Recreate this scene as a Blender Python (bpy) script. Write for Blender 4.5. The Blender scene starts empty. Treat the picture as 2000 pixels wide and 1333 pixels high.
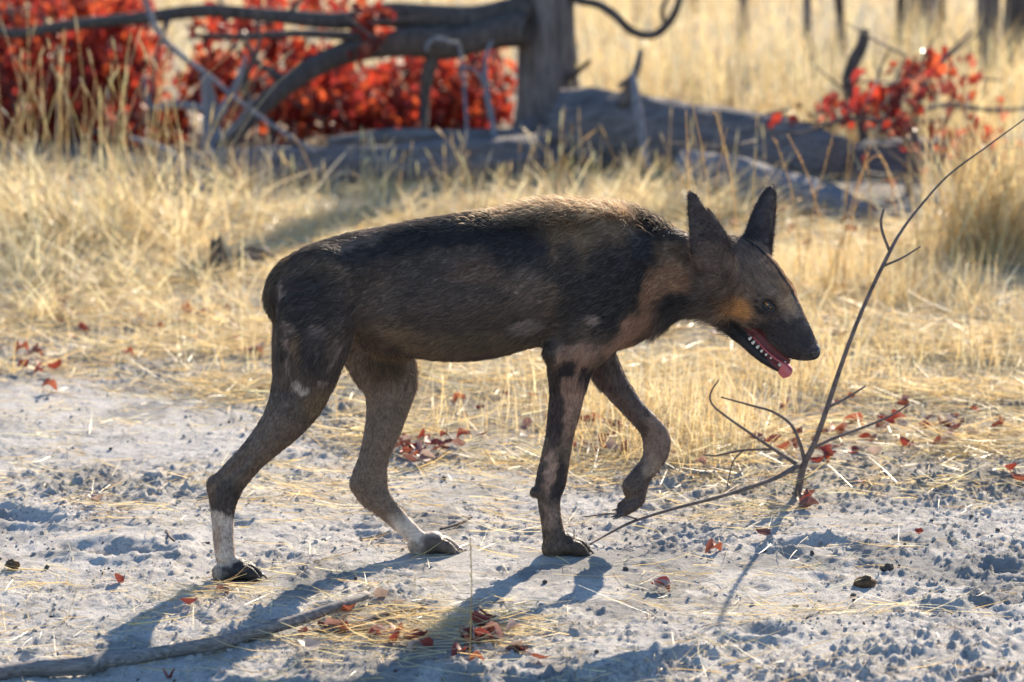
# African savanna roadside: a painted wild dog walking past dry grass, logs and red-leaved bushes.
import bpy, math, random
import numpy as np
from mathutils import Vector

random.seed(7)
RNG = np.random.default_rng(11)
scene = bpy.context.scene
COL = scene.collection
R = math.radians

# ------------------------------------------------------------------ camera
FPX, W0, H0 = 8000.0, 2000.0, 1333.0          # focal length in photo pixels
PITCH = R(10.0)
CAM = np.array([0.0, 0.0, 1.847])
cam_d = bpy.data.cameras.new('camera')
cam_d.sensor_width = 36.0
cam_d.lens = 36.0 * FPX / W0
cam_d.clip_start, cam_d.clip_end = 0.1, 3000.0
cam_d.dof.use_dof = True
cam_d.dof.focus_distance = 8.08
cam_d.dof.aperture_fstop = 4.3
cam_o = bpy.data.objects.new('camera', cam_d)
COL.objects.link(cam_o)
cam_o.location = CAM
cam_o.rotation_euler = (R(90) - PITCH, 0, 0)
scene.camera = cam_o

# ------------------------------------------------------------------ sky, sun, exposure
SUN_AZ, SUN_EL = R(19.5), R(22.5)                  # azimuth clockwise from +Y (away from the camera)
world = bpy.data.worlds.new('World')
scene.world = world
world.use_nodes = True
wn = world.node_tree
wn.nodes.clear()
sky = wn.nodes.new('ShaderNodeTexSky')
sky.sky_type = 'NISHITA'
sky.sun_disc = False
sky.sun_elevation, sky.sun_rotation = SUN_EL, SUN_AZ
sky.air_density, sky.dust_density, sky.ozone_density = 1.0, 0.15, 4.0
bg = wn.nodes.new('ShaderNodeBackground')
bg.inputs['Strength'].default_value = 0.12
wo = wn.nodes.new('ShaderNodeOutputWorld')
wn.links.new(sky.outputs[0], bg.inputs[0])
wn.links.new(bg.outputs[0], wo.inputs[0])
sun_d = bpy.data.lights.new('sun', 'SUN')
sun_d.energy, sun_d.angle, sun_d.color = 5.0, R(0.53), (1.0, 0.87, 0.69)
sun_o = bpy.data.objects.new('sun', sun_d)
COL.objects.link(sun_o)
to_sun = Vector((math.sin(SUN_AZ) * math.cos(SUN_EL), math.cos(SUN_AZ) * math.cos(SUN_EL), math.sin(SUN_EL)))
sun_o.rotation_euler = to_sun.to_track_quat('Z', 'Y').to_euler()
sun_o.location = (4, 12, 9)
scene.view_settings.view_transform = 'Standard'
scene.view_settings.look = 'None'
scene.view_settings.gamma = 1.0
scene.view_settings.use_curve_mapping = False
scene.view_settings.exposure = 1.27
scene.cycles.use_denoising = True
scene.cycles.max_bounces = 8
scene.cycles.diffuse_bounces = 3
scene.cycles.transmission_bounces = 4
scene.cycles.transparent_max_bounces = 8
scene.cycles.sample_clamp_indirect = 6.0

# ------------------------------------------------------------------ photo pixel <-> place
_cp, _sp = math.cos(PITCH), math.sin(PITCH)
def ray(px, py):
    a = (np.asarray(px, float) - W0 / 2) / FPX
    b = -(np.asarray(py, float) - H0 / 2) / FPX
    return np.stack([a, _cp + b * _sp, -_sp + b * _cp], -1)
def G(px, py, z=0.0):
    """point of the ground (height z) seen at a photo pixel"""
    d = ray(px, py)
    s = (z - CAM[2]) / d[..., 2]
    return CAM + d * s[..., None] if d.ndim > 1 else CAM + d * s
def P(px, py, Y):
    """point at ground distance Y in the direction of a photo pixel"""
    d = ray(px, py)
    s = np.asarray(Y, float) / d[..., 1]
    return CAM + (d * s[..., None] if d.ndim > 1 else d * s)
def project(p):
    q = np.asarray(p, float) - CAM
    dep = q[..., 1] * _cp - q[..., 2] * _sp
    up = q[..., 1] * _sp + q[..., 2] * _cp
    return W0 / 2 + FPX * q[..., 0] / dep, H0 / 2 - FPX * up / dep

# ------------------------------------------------------------------ noise
def _hash(ix, iy, iz):
    n = (ix.astype(np.int64) * 374761393 + iy.astype(np.int64) * 668265263 + iz.astype(np.int64) * 2147483647) & 0xffffffff
    n = ((n ^ (n >> 13)) * 1274126177) & 0xffffffff
    n = n ^ (n >> 16)
    return (n & 0xffff) / 65535.0
def vnoise(x, y, z=0.0):
    x, y, z = np.broadcast_arrays(np.asarray(x, float), np.asarray(y, float), np.asarray(z, float))
    fx, fy, fz = np.floor(x), np.floor(y), np.floor(z)
    tx, ty, tz = x - fx, y - fy, z - fz
    ix, iy, iz = fx.astype(np.int64), fy.astype(np.int64), fz.astype(np.int64)
    sx, sy, sz = (t * t * (3 - 2 * t) for t in (tx, ty, tz))
    out = 0
    for a in (0, 1):
        for b in (0, 1):
            for c in (0, 1):
                wgt = (sx if a else 1 - sx) * (sy if b else 1 - sy) * (sz if c else 1 - sz)
                out = out + wgt * _hash(ix + a, iy + b, iz + c)
    return out * 2 - 1
def fbm(x, y, z=0.0, oct=4, gain=0.5):
    s, a, f = 0, 1.0, 1.0
    for i in range(oct):
        s = s + a * vnoise(np.asarray(x) * f + 17.3 * i, np.asarray(y) * f + 9.1 * i, np.asarray(z) * f + 5.7 * i)
        a *= gain; f *= 2.03
    return s
def sstep(e0, e1, x):
    t = np.clip((x - e0) / (e1 - e0), 0, 1)
    return t * t * (3 - 2 * t)

# ------------------------------------------------------------------ mesh helpers
def new_mesh(name, verts, quads=None, tris=None, smooth=True, tint=None):
    verts = np.ascontiguousarray(verts, np.float32)
    me = bpy.data.meshes.new(name)
    me.vertices.add(len(verts))
    me.vertices.foreach_set('co', verts.ravel())
    idx, starts, off = [], [], 0
    for fs, k in ((quads, 4), (tris, 3)):
        if fs is not None and len(fs):
            fs = np.ascontiguousarray(fs, np.int32)
            idx.append(fs.ravel())
            starts.append(off + np.arange(len(fs)) * k)
            off += len(fs) * k
    idx = np.concatenate(idx); starts = np.concatenate(starts).astype(np.int32)
    me.loops.add(len(idx)); me.polygons.add(len(starts))
    me.loops.foreach_set('vertex_index', idx)
    me.polygons.foreach_set('loop_start', starts)
    me.polygons.foreach_set('use_smooth', np.full(len(starts), smooth, bool))
    if tint is not None:
        t = np.ones((len(verts), 4), np.float32); t[:, :3] = tint
        at = me.attributes.new('tint', 'FLOAT_COLOR', 'POINT')
        at.data.foreach_set('color', t.ravel())
    me.update(); me.validate()
    return me
def link(name, data, mat=None, parent=None, loc=None):
    o = bpy.data.objects.new(name, data)
    COL.objects.link(o)
    if mat is not None and data is not None:
        data.materials.clear(); data.materials.append(mat)
    if parent is not None: o.parent = parent
    if loc is not None: o.location = loc
    return o
def tag(o, label=None, cat=None, group=None, kind=None):
    for k, v in (('label', label), ('category', cat), ('group', group), ('kind', kind)):
        if v: o[k] = v
    return o
def empty(name, loc, label, cat, group=None):
    o = bpy.data.objects.new(name, None)
    o.empty_display_size = 0.1
    COL.objects.link(o); o.location = [float(v) for v in loc]
    return tag(o, label, cat, group)
def spline(pts, n):
    """Catmull-Rom through rows of pts, n samples per span"""
    p = np.asarray(pts, float)
    p = np.vstack([2 * p[0] - p[1], p, 2 * p[-1] - p[-2]])
    out = []
    for i in range(1, len(p) - 2):
        t = np.linspace(0, 1, n, endpoint=False)[:, None]
        a, b, c, d = p[i - 1], p[i], p[i + 1], p[i + 2]
        out.append(0.5 * (2 * b + (c - a) * t + (2 * a - 5 * b + 4 * c - d) * t ** 2 + (3 * b - a - 3 * c + d) * t ** 3))
    out.append(p[-2][None])
    return np.vstack(out)
def frames(path):
    t = np.gradient(path, axis=0); t /= np.linalg.norm(t, axis=1)[:, None] + 1e-12
    n = np.zeros_like(t)
    ref = np.array([0, 0, 1.0]) if abs(t[0][2]) < 0.9 else np.array([1.0, 0, 0])
    v = np.cross(t[0], ref); v /= np.linalg.norm(v)
    for i in range(len(t)):
        v = v - t[i] * v.dot(t[i]); v /= np.linalg.norm(v) + 1e-12
        n[i] = v
    return t, n, np.cross(t, n)
def tube(path, rad, sides=10, rough=0.0, freq=6.0, ridges=0.0, seed=0.0, cap=True, rfreq=3.0, lfreq=2.5):
    """tapered, uneven tube along a path -> verts, quads, tris"""
    path = np.asarray(path, float); rad = np.broadcast_to(np.asarray(rad, float), (len(path),))
    t, n, b = frames(path)
    ang = np.linspace(0, 2 * np.pi, sides, endpoint=False)
    s = np.concatenate([[0], np.cumsum(np.linalg.norm(np.diff(path, axis=0), axis=1))])
    A, S = np.meshgrid(ang, s)
    rr = rad[:, None] * np.ones_like(A)
    if rough: rr = rr * (1 + rough * fbm(np.cos(A) * 1.3 + seed, np.sin(A) * 1.3 + seed * 2, S * freq, 3))
    if ridges:
        q = fbm(np.cos(A) * rfreq + seed, np.sin(A) * rfreq - seed, S * lfreq, 3, 0.55)
        rr = rr * (1 + ridges * (1 - 2.2 * np.abs(q)))
    v = path[:, None] + rr[..., None] * (np.cos(A)[..., None] * n[:, None] + np.sin(A)[..., None] * b[:, None])
    k = len(path)
    i, j = np.meshgrid(np.arange(k - 1), np.arange(sides), indexing='ij')
    q = np.stack([i * sides + j, i * sides + (j + 1) % sides, (i + 1) * sides + (j + 1) % sides, (i + 1) * sides + j], -1).reshape(-1, 4)
    v = v.reshape(-1, 3); tr = np.zeros((0, 3), int)
    if cap:
        c0, c1 = len(v), len(v) + 1
        v = np.vstack([v, path[0], path[-1]])
        j = np.arange(sides); j2 = (j + 1) % sides
        tr = np.vstack([np.stack([np.full(sides, c0), j2, j], 1), np.stack([np.full(sides, c1), (k - 1) * sides + j, (k - 1) * sides + j2], 1)])
    return v, q, tr
class Soup:
    """collects pieces into one mesh"""
    def __init__(s): s.v, s.q, s.t, s.c, s.n = [], [], [], [], 0
    def add(s, v, q=None, t=None, c=None):
        v = np.asarray(v, float); s.v.append(v)
        if q is not None and len(q): s.q.append(np.asarray(q) + s.n)
        if t is not None and len(t): s.t.append(np.asarray(t) + s.n)
        if c is not None: s.c.append(np.broadcast_to(np.asarray(c, float), (len(v), 3)))
        s.n += len(v)
    def mesh(s, name, smooth=True):
        return new_mesh(name, np.vstack(s.v), np.vstack(s.q) if s.q else None, np.vstack(s.t) if s.t else None, smooth,
                        np.vstack(s.c) if s.c else None)

# ------------------------------------------------------------------ materials
class NT:
    def __init__(s, name):
        s.m = bpy.data.materials.new(name); s.m.use_nodes = True
        s.t = s.m.node_tree; s.t.nodes.clear()
        s.out = s.t.nodes.new('ShaderNodeOutputMaterial')
    def n(s, kind, **kw):
        nd = s.t.nodes.new('ShaderNode' + kind)
        for k, v in kw.items():
            if k in nd.inputs: nd.inputs[k].default_value = v
            else: setattr(nd, k, v)
        return nd
    def l(s, a, b): s.t.links.new(a, b)
    def noise(s, vec, scale, detail=5, rough=0.6, dist=0.0):
        nd = s.n('TexNoise'); nd.inputs['Scale'].default_value = scale; nd.inputs['Detail'].default_value = detail
        nd.inputs['Roughness'].default_value = rough; nd.inputs['Distortion'].default_value = dist
        if vec is not None: s.l(vec, nd.inputs['Vector'])
        return nd.outputs[0]
    def ramp(s, fac, stops):
        nd = s.n('ValToRGB'); el = nd.color_ramp.elements
        while len(el) < len(stops): el.new(0.5)
        for e, (p, c) in zip(el, stops): e.position = p; e.color = (*c, 1)
        s.l(fac, nd.inputs[0]); return nd.outputs[0]
    def mix(s, fac, a, b, mode='MIX'):
        nd = s.n('Mix', data_type='RGBA', blend_type=mode)
        for src, k in ((fac, 0), (a, 6), (b, 7)):
            if isinstance(src, (int, float)): nd.inputs[k].default_value = src
            elif isinstance(src, tuple): nd.inputs[k].default_value = (*src, 1)
            else: s.l(src, nd.inputs[k])
        return nd.outputs[2]
    def bump(s, h, strength, dist):
        nd = s.n('Bump'); nd.inputs['Strength'].default_value = strength; nd.inputs['Distance'].default_value = dist
        s.l(h, nd.inputs['Height']); return nd.outputs[0]
    def mapping(s, vec, scale):
        nd = s.n('Mapping'); nd.inputs['Scale'].default_value = scale; s.l(vec, nd.inputs['Vector']); return nd.outputs[0]
    def principled(s, color, rough=0.8, normal=None, spec=0.3):
        p = s.n('BsdfPrincipled'); p.inputs['Roughness'].default_value = rough
        p.inputs['Specular IOR Level'].default_value = spec
        if isinstance(color, tuple): p.inputs['Base Color'].default_value = (*color, 1)
        else: s.l(color, p.inputs['Base Color'])
        if normal is not None: s.l(normal, p.inputs['Normal'])
        return p
    def done(s, shader): s.l(shader, s.out.inputs['Surface']); return s.m
def leafy(name, trans=0.45, gloss=0.35, attr='tint', noise_amt=0.25, nscale=60.0):
    """thin dry vegetation: colour from each piece's own tint, lets light through"""
    k = NT(name)
    a = k.n('Attribute', attribute_name=attr)
    tc = k.n('TexCoord')
    f = k.noise(tc.outputs['Object'], nscale, 3)
    c = k.mix(noise_amt, a.outputs['Color'], k.ramp(f, [(0.3, (0.35, 0.35, 0.35)), (0.7, (1.5, 1.5, 1.5))]), 'MULTIPLY')
    p = k.principled(c, gloss, spec=0.22)
    tr = k.n('BsdfTranslucent'); k.l(c, tr.inputs['Color'])
    mx = k.n('MixShader'); mx.inputs[0].default_value = trans
    k.l(p.outputs[0], mx.inputs[1]); k.l(tr.outputs[0], mx.inputs[2])
    return k.done(mx.outputs[0])
def bark(name, c_dark, c_light, grain=(7, 7, 1.2), bump=0.006, scale=9.0):
    k = NT(name)
    tc = k.n('TexCoord')
    v = k.mapping(tc.outputs['Object'], grain)
    f = k.noise(v, scale, 8, 0.65, 0.4)
    g = k.noise(tc.outputs['Object'], 2.3, 4)
    c = k.ramp(f, [(0.28, c_dark), (0.55, tuple((a + b) / 2 for a, b in zip(c_dark, c_light))), (0.8, c_light)])
    c = k.mix(0.35, c, k.ramp(g, [(0.3, (0.5, 0.5, 0.5)), (0.7, (1.3, 1.3, 1.3))]), 'MULTIPLY')
    return k.done(k.principled(c, 0.85, k.bump(f, 0.9, bump), 0.2).outputs[0])
M_STRAW = leafy('dry_straw', 0.45, 0.45)
M_LEAF = leafy('red_leaf', 0.5, 0.36, nscale=35.0)
M_LITTER = leafy('fallen_leaf', 0.25, 0.6, nscale=35.0)
M_TWIG = bark('twig_bark', (0.075, 0.055, 0.047), (0.27, 0.20, 0.17), (1, 1, 1), 0.001, 60.0)
M_BARK = bark('grey_bark', (0.075, 0.06, 0.055), (0.34, 0.28, 0.25))
M_DARKBARK = bark('dark_bark', (0.036, 0.028, 0.025), (0.17, 0.13, 0.11))
M_DEADWOOD = bark('weathered_wood', (0.10, 0.09, 0.095), (0.34, 0.32, 0.33))
M_LOG = bark('log_bark', (0.06, 0.05, 0.048), (0.33, 0.28, 0.26), (1.3, 8, 8), 0.01, 8.0)
M_PALELOG = bark('bleached_log', (0.10, 0.09, 0.095), (0.36, 0.34, 0.35), (1.3, 8, 8), 0.008, 8.0)
M_STICK = bark('stick_bark', (0.09, 0.075, 0.07), (0.42, 0.37, 0.34), (1.0, 3.5, 5), 0.004, 34.0)
# ------------------------------------------------------------------ ground
def lines(segs):
    out = [segs[0][0]]
    for a, b, d0, d1 in segs:
        x, d = a, d0
        while x < b - 1e-9:
            x = min(b, x + d); d = min(d1, d * 1.22) if d1 > d0 else max(d1, d * 0.85); out.append(x)
    return np.array(out)
_h = lines([(0, 1.35, .0052, .0052), (1.35, 3.2, .012, .06), (3.2, 600, .2, 90)])
GX = np.concatenate([-_h[:0:-1], _h])
GY = np.concatenate([-lines([(0, 600, .6, 90)])[:0:-1] + 5.5, lines([(5.5, 6.85, .25, .012), (6.85, 9.3, .0075, .0075), (9.3, 10.8, .010, .013), (10.8, 14, .016, .04), (14, 30, .06, .3), (30, 900, .5, 120)])])
BX = np.array([0, 300, 560, 660, 900, 1300, 1600, 2000.]); BYp = np.array([735, 790, 830, 900, 930, 955, 968, 968.])
_bg = G(BX, BYp)
def edge_y(x):
    """where the bare sand ends and the straw begins"""
    return np.interp(x, _bg[:, 0], _bg[:, 1]) + 0.10 * vnoise(np.asarray(x) * 2.1, 3.3) + 0.06 * vnoise(np.asarray(x) * 7, 1.3)
XX, YY = np.meshgrid(GX, GY)
fine = sstep(3.0, 1.6, np.abs(XX)) * sstep(5.6, 6.6, YY) * sstep(15, 10, YY)
HH = 0.010 * fbm(XX * 1.7, YY * 1.7, 0, 3)
lump = fbm(XX * 16, YY * 16, 2.0, 4, 0.55)
rough = 0.5 + 0.5 * np.clip(fbm(XX * 2.3, YY * 2.3, 7.0, 2) * 1.3, -1, 1)
HH += fine * (0.0034 * lump * (0.35 + rough))
crumb = np.clip(fbm(XX * 60, YY * 50, 4.0, 3, 0.65) - 0.15, 0, None)
HH += fine * 0.0125 * crumb * (0.3 + 1.0 * rough ** 2) + fine * 0.0030 * fbm(XX * 130, YY * 95, 9.0, 2, 0.6) * (0.3 + rough)
pr = np.random.default_rng(5)
def dimple(cx, cy, rx, ry, dep, ang):
    i0, i1 = np.searchsorted(GX, [cx - 0.16, cx + 0.16]); j0, j1 = np.searchsorted(GY, [cy - 0.16, cy + 0.16])
    x, y = XX[j0:j1, i0:i1] - cx, YY[j0:j1, i0:i1] - cy
    c, s = math.cos(ang), math.sin(ang)
    wob = 1 + 0.18 * vnoise(XX[j0:j1, i0:i1] * 30, YY[j0:j1, i0:i1] * 30, 8.0)
    r = np.sqrt(((x * c + y * s) / rx) ** 2 + ((-x * s + y * c) / ry) ** 2) * wob
    HH[j0:j1, i0:i1] += -dep * sstep(1.05, 0.35, r) + 0.5 * dep * np.exp(-((r - 1.25) / 0.28) ** 2)
for _ in range(95):
    cx = pr.uniform(-1.3, 1.3); cy = pr.uniform(6.85, 8.75)
    s = pr.uniform(0.5, 1.15)
    dimple(cx, cy, 0.036 * s, 0.052 * s, pr.uniform(0.003, 0.010) * s, pr.uniform(0, 3.14))
for px, py, rx, ry in ((1310, 1285, .05, .07), (650, 1200, .05, .05), (1650, 1075, .07, .09), (1560, 1060, .06, .06), (60, 1010, .06, .1), (250, 1085, .07, .1), (180, 1075, .08, .07),
                       (1950, 1110, .05, .07), (880, 1320, .06, .06), (1830, 1190, .05, .06), (1500, 1240, .06, .06)):
    g = G(px, py); dimple(g[0], g[1], rx, ry, 0.014, pr.uniform(0, 3.14))
PAWS = [(462, 1130), (852, 1083), (1108, 1084)]
for px, py in PAWS:                                      # firm level sand under each standing paw
    g = G(px, py)
    d = np.hypot((XX - g[0]), (YY - g[1]))
    HH *= sstep(0.05, 0.13, d)
HH *= sstep(900, 30, np.hypot(XX, YY)) * 0.999
def gz(x, y):
    x = np.asarray(x, float); y = np.asarray(y, float)
    i = np.clip(np.searchsorted(GX, x) - 1, 0, len(GX) - 2); j = np.clip(np.searchsorted(GY, y) - 1, 0, len(GY) - 2)
    tx = (x - GX[i]) / (GX[i + 1] - GX[i]); ty = (y - GY[j]) / (GY[j + 1] - GY[j])
    return (HH[j, i] * (1 - tx) + HH[j, i + 1] * tx) * (1 - ty) + (HH[j + 1, i] * (1 - tx) + HH[j + 1, i + 1] * tx) * ty
nx, ny = len(GX), len(GY)
_i, _j = np.meshgrid(np.arange(nx - 1), np.arange(ny - 1))
_q = np.stack([_j * nx + _i, _j * nx + _i + 1, (_j + 1) * nx + _i + 1, (_j + 1) * nx + _i], -1).reshape(-1, 4)
k = NT('pale_sand')
tc = k.n('TexCoord'); ob = tc.outputs['Object']
f1 = k.noise(ob, 9.0, 6, 0.65); f2 = k.noise(ob, 130.0, 6, 0.75); f3 = k.noise(ob, 2.2, 4, 0.6); f4 = k.noise(ob, 420.0, 3, 0.7)
c = k.ramp(f1, [(0.3, (0.35, 0.32, 0.29)), (0.5, (0.51, 0.47, 0.425)), (0.7, (0.60, 0.56, 0.51))])
c = k.mix(0.75, c, k.ramp(f2, [(0.36, (0.34, 0.33, 0.33)), (0.47, (1, 1, 1)), (0.75, (1.12, 1.12, 1.1))]), 'MULTIPLY')
c = k.mix(0.5, c, k.ramp(f4, [(0.34, (0.3, 0.3, 0.3)), (0.45, (1, 1, 1)), (0.9, (1.1, 1.1, 1.1))]), 'MULTIPLY')
att = k.n('Attribute', attribute_name='tint')
straw = k.ramp(f1, [(0.3, (0.22, 0.185, 0.135)), (0.6, (0.36, 0.29, 0.19)), (0.8, (0.50, 0.41, 0.27))])
sep = k.n('SeparateColor'); k.l(att.outputs['Color'], sep.inputs[0])
c = k.mix(sep.outputs[0], c, straw)
c = k.mix(sep.outputs[1], c, (0.20, 0.19, 0.18))
bm = k.bump(k.mix(0.35, f2, f4), 1.0, 0.007)
M_SAND = k.done(k.principled(c, 0.95, bm, 0.15).outputs[0])
# red channel: straw litter worked into the soil beyond the road edge; green: dark humus patches and painted shade under the red shrub
_e = edge_y(XX)
tint = np.zeros((ny, nx, 3))
tint[..., 0] = sstep(-0.25, 0.9, YY - _e + 0.35 * fbm(XX * 3, YY * 3, 1.0, 3)) * 0.9
tint[..., 1] = fine * 0.65 * sstep(0.25, 0.7, fbm(XX * 4.5, YY * 3.0, 12.0, 4, 0.6))
_shrub_shade = sstep(1.0, .55, np.hypot((XX - 1.35) / .62, (YY - 13.1) / .8) + .25 * fbm(XX * 3, YY * 3, 6.0, 2))  # shade under the right hand shrub, painted into the soil colour
tint[..., 1] = np.maximum(tint[..., 1], .8 * _shrub_shade)
gm = new_mesh('ground', np.stack([XX, YY, HH], -1).reshape(-1, 3), _q, tint=tint.reshape(-1, 3))
tag(link('ground', gm, M_SAND), 'pale trampled sand with straw litter beyond the road edge', 'ground', kind='structure')
# ------------------------------------------------------------------ the wild dog
PHI = R(14.0)
UA = np.array([math.cos(PHI), math.sin(PHI), 0]); VA = np.array([math.sin(PHI), -math.cos(PHI), 0]); WA = np.array([0, 0, 1.0])
DOG0 = G(460, 1132) - 0.071 * VA; DOG0[2] = 0.0
def D(px, py, v):
    """photo pixel -> (u along the body, w up) on the body's plane at lateral offset v (+ = near side)"""
    d = ray(px, py); n = d @ VA
    s = (v - (CAM - DOG0) @ VA) / n
    p = CAM + (d * s[..., None] if d.ndim > 1 else d * s) - DOG0
    return p @ UA, p[..., 2]
VOX = 0.0033
G0 = np.array([-0.12, -0.16, -0.012]); GS = np.array([1.36, 0.34, 0.80])
NXYZ = np.ceil(GS / VOX).astype(int)
AXS = [G0[i] + VOX * np.arange(NXYZ[i]) for i in range(3)]
FIELD = np.full(NXYZ, 0.2, np.float32)
def smin(a, b, k):
    h = np.clip(0.5 + 0.5 * (b - a) / k, 0, 1)
    return b + (a - b) * h - k * h * (1 - h)
def chain_eval(st, U, Wc, V, bow=0.0):
    """st rows: u, w, radius in plane, v, radius across. Envelope of ellipses along the polyline"""
    best = None
    for a, b in zip(st[:-1], st[1:]):
        du, dw = b[0] - a[0], b[1] - a[1]
        L2 = du * du + dw * dw + 1e-9
        t = np.clip(((U - a[0]) * du + (Wc - a[1]) * dw) / L2, 0, 1)
        eu, ew = U - a[0] - t * du, Wc - a[1] - t * dw
        r = a[2] + t * (b[2] - a[2]); l = a[4] + t * (b[4] - a[4]); vc = a[3] + t * (b[3] - a[3])
        d2 = (eu * eu + ew * ew) / (r * r)
        if bow: vc = vc + bow * np.minimum(d2, 1.5)
        d = (np.sqrt(d2 + ((V - vc) / l) ** 2) - 1) * np.minimum(r, l)
        best = d if best is None else np.minimum(best, d)
    return best
def window(lo, hi):
    sl = []
    for i in range(3):
        a = max(0, int((lo[i] - G0[i]) / VOX)); b = min(NXYZ[i], int((hi[i] - G0[i]) / VOX) + 2)
        sl.append(slice(a, b))
    return tuple(sl)
def put_chain(st, k=0.008, res=4, bow=0.0, cut=False):
    st = spline(np.asarray(st, float), res); st[:, 2] = np.maximum(st[:, 2], .0015); st[:, 4] = np.maximum(st[:, 4], .0015)
    m = 0.035
    rr = st[:, 2] + m
    lo = [(st[:, 0] - rr).min(), (st[:, 3] - st[:, 4]).min() - m - abs(bow) * 1.5, (st[:, 1] - rr).min()]
    hi = [(st[:, 0] + rr).max(), (st[:, 3] + st[:, 4]).max() + m + abs(bow) * 1.5, (st[:, 1] + rr).max()]
    sl = window(lo, hi)
    U = AXS[0][sl[0]][:, None, None]; V = AXS[1][sl[1]][None, :, None]; Wc = AXS[2][sl[2]][None, None, :]
    d = chain_eval(st, U, Wc, V, bow).astype(np.float32)
    f = FIELD[sl]
    FIELD[sl] = -smin(-f, d, k) if cut else smin(f, d, k)
def edges(rows, v, lat, k=0.008, res=4, bow=0.0, shrink=0.0):
    """rows: (x1,y1,x2,y2) the two outline points of a limb in the photo; v and lat scalars or lists"""
    n = len(rows); v = np.broadcast_to(v, n); lat = np.broadcast_to(lat, n)
    st = []
    for (x1, y1, x2, y2), vv, ll in zip(rows, v, lat):
        u1, w1 = D(x1, y1, vv); u2, w2 = D(x2, y2, vv)
        st.append([(u1 + u2) / 2, (w1 + w2) / 2, math.hypot(u2 - u1, w2 - w1) / 2 - shrink, vv, ll, u2 - u1, w2 - w1])
    c = np.array([s[:2] for s in st]); ax = np.gradient(c, axis=0)
    for s, a in zip(st, ax):                              # width across the limb, not along the traced pair
        s[2] *= max(.55, abs(a[0] * s[6] - a[1] * s[5]) / (math.hypot(*a) * math.hypot(s[5], s[6]) + 1e-9))
    st = [tuple(s[:5]) for s in st]
    put_chain(st, k, res, bow)
    return st
def blob(px, py, v, ru, rv, rw, k=0.02, ang=0.0, cut=False):
    u, w = D(px, py, v)
    m = 0.04; rm = max(ru, rw) + m
    sl = window([u - rm, v - rv - m, w - rm], [u + rm, v + rv + m, w + rm])
    U = AXS[0][sl[0]][:, None, None] - u; V = AXS[1][sl[1]][None, :, None] - v; Wc = AXS[2][sl[2]][None, None, :] - w
    c, s = math.cos(ang), math.sin(ang)
    a, b = U * c + Wc * s, -U * s + Wc * c
    d = ((np.sqrt((a / ru) ** 2 + (V / rv) ** 2 + (b / rw) ** 2) - 1) * min(ru, rv, rw)).astype(np.float32)
    FIELD[sl] = -smin(-FIELD[sl], d, k) if cut else smin(FIELD[sl], d, k)

# trunk: outline of back and belly, half width at each station
trunk = [(572, 520, 578, 640, .052), (600, 490, 606, 650, .080), (650, 468, 655, 648, .092), (705, 453, 705, 646, .090), (760, 441, 762, 676, .090),
         (820, 430, 822, 698, .100), (880, 421, 880, 706, .112), (940, 413, 940, 702, .118), (1000, 407, 1000, 686, .116), (1060, 402, 1060, 676, .110),
         (1120, 402, 1115, 686, .104), (1175, 408, 1165, 690, .094), (1225, 422, 1205, 668, .080), (1272, 440, 1240, 640, .066)]
edges([t[:4] for t in trunk], 0.0, [t[4] for t in trunk], k=0.01, res=3, shrink=0.003)
# neck
edges([(1225, 425, 1200, 655), (1275, 438, 1250, 622), (1325, 452, 1300, 606), (1368, 470, 1345, 612), (1405, 490, 1385, 622)],
      [0.0, 0.004, 0.016, 0.032, 0.046], [.078, .066, .060, .060, .060], k=0.03, res=4, shrink=0.002)
# near hind leg
NH_V = [.036, .050, .060, .064, .066, .068, .070, .071, .071, .071, .071, .071, .071, .071, .071]
edges([(552, 560, 700, 545), (546, 610, 702, 596), (547, 655, 690, 648), (540, 700, 669, 705), (532, 745, 652, 750), (524, 777, 635, 786), (506, 818, 606, 824), (482, 855, 570, 858),
       (452, 894, 531, 892), (424, 926, 497, 928), (408, 952, 473, 958), (410, 982, 461, 986), (414, 1010, 457, 1013), (416, 1045, 456, 1047), (421, 1085, 459, 1083)],
      NH_V, [.036, .046, .050, .045, .040, .036, .032, .027, .023, .020, .019, .018, .0165, .0165, .018], k=0.016, res=4)
# far hind leg
edges([(600, 600, 790, 640), (640, 655, 812, 680), (672, 700, 818, 712), (706, 747, 816, 742), (715, 794, 803, 782), (708, 855, 784, 834), (697, 909, 762, 889), (687, 944, 757, 930),
       (694, 966, 763, 962), (722, 992, 780, 986), (754, 1020, 803, 1014), (788, 1049, 829, 1042), (804, 1068, 840, 1056)],
      -.066, [.044, .046, .042, .036, .031, .027, .022, .019, .018, .017, .016, .016, .018], k=0.02, res=4)
# near foreleg: shoulder, arm, forearm, wrist, pastern
edges([(1120, 470, 1240, 480), (1108, 540, 1262, 540), (1100, 610, 1240, 600), (1082, 660, 1205, 650)], [.050, .062, .064, .058], [.050, .050, .046, .042], k=0.018, res=4)
edges([(1078, 655, 1200, 640), (1068, 694, 1168, 684), (1072, 724, 1152, 730), (1075, 755, 1143, 762), (1071, 805, 1133, 800), (1065, 858, 1119, 856), (1056, 900, 1112, 900),
       (1046, 945, 1105, 940), (1050, 972, 1094, 972), (1057, 1015, 1095, 1008), (1061, 1048, 1101, 1040)],
      [.052, .050, .044, .038, .030, .024, .020, .017, .016, .015, .014], [.040, .036, .031, .027, .024, .021, .020, .019, .018, .018, .020], k=0.025, res=4)
blob(1044, 962, .014, .009, .010, .010, k=0.008)                      # carpal pad
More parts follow.
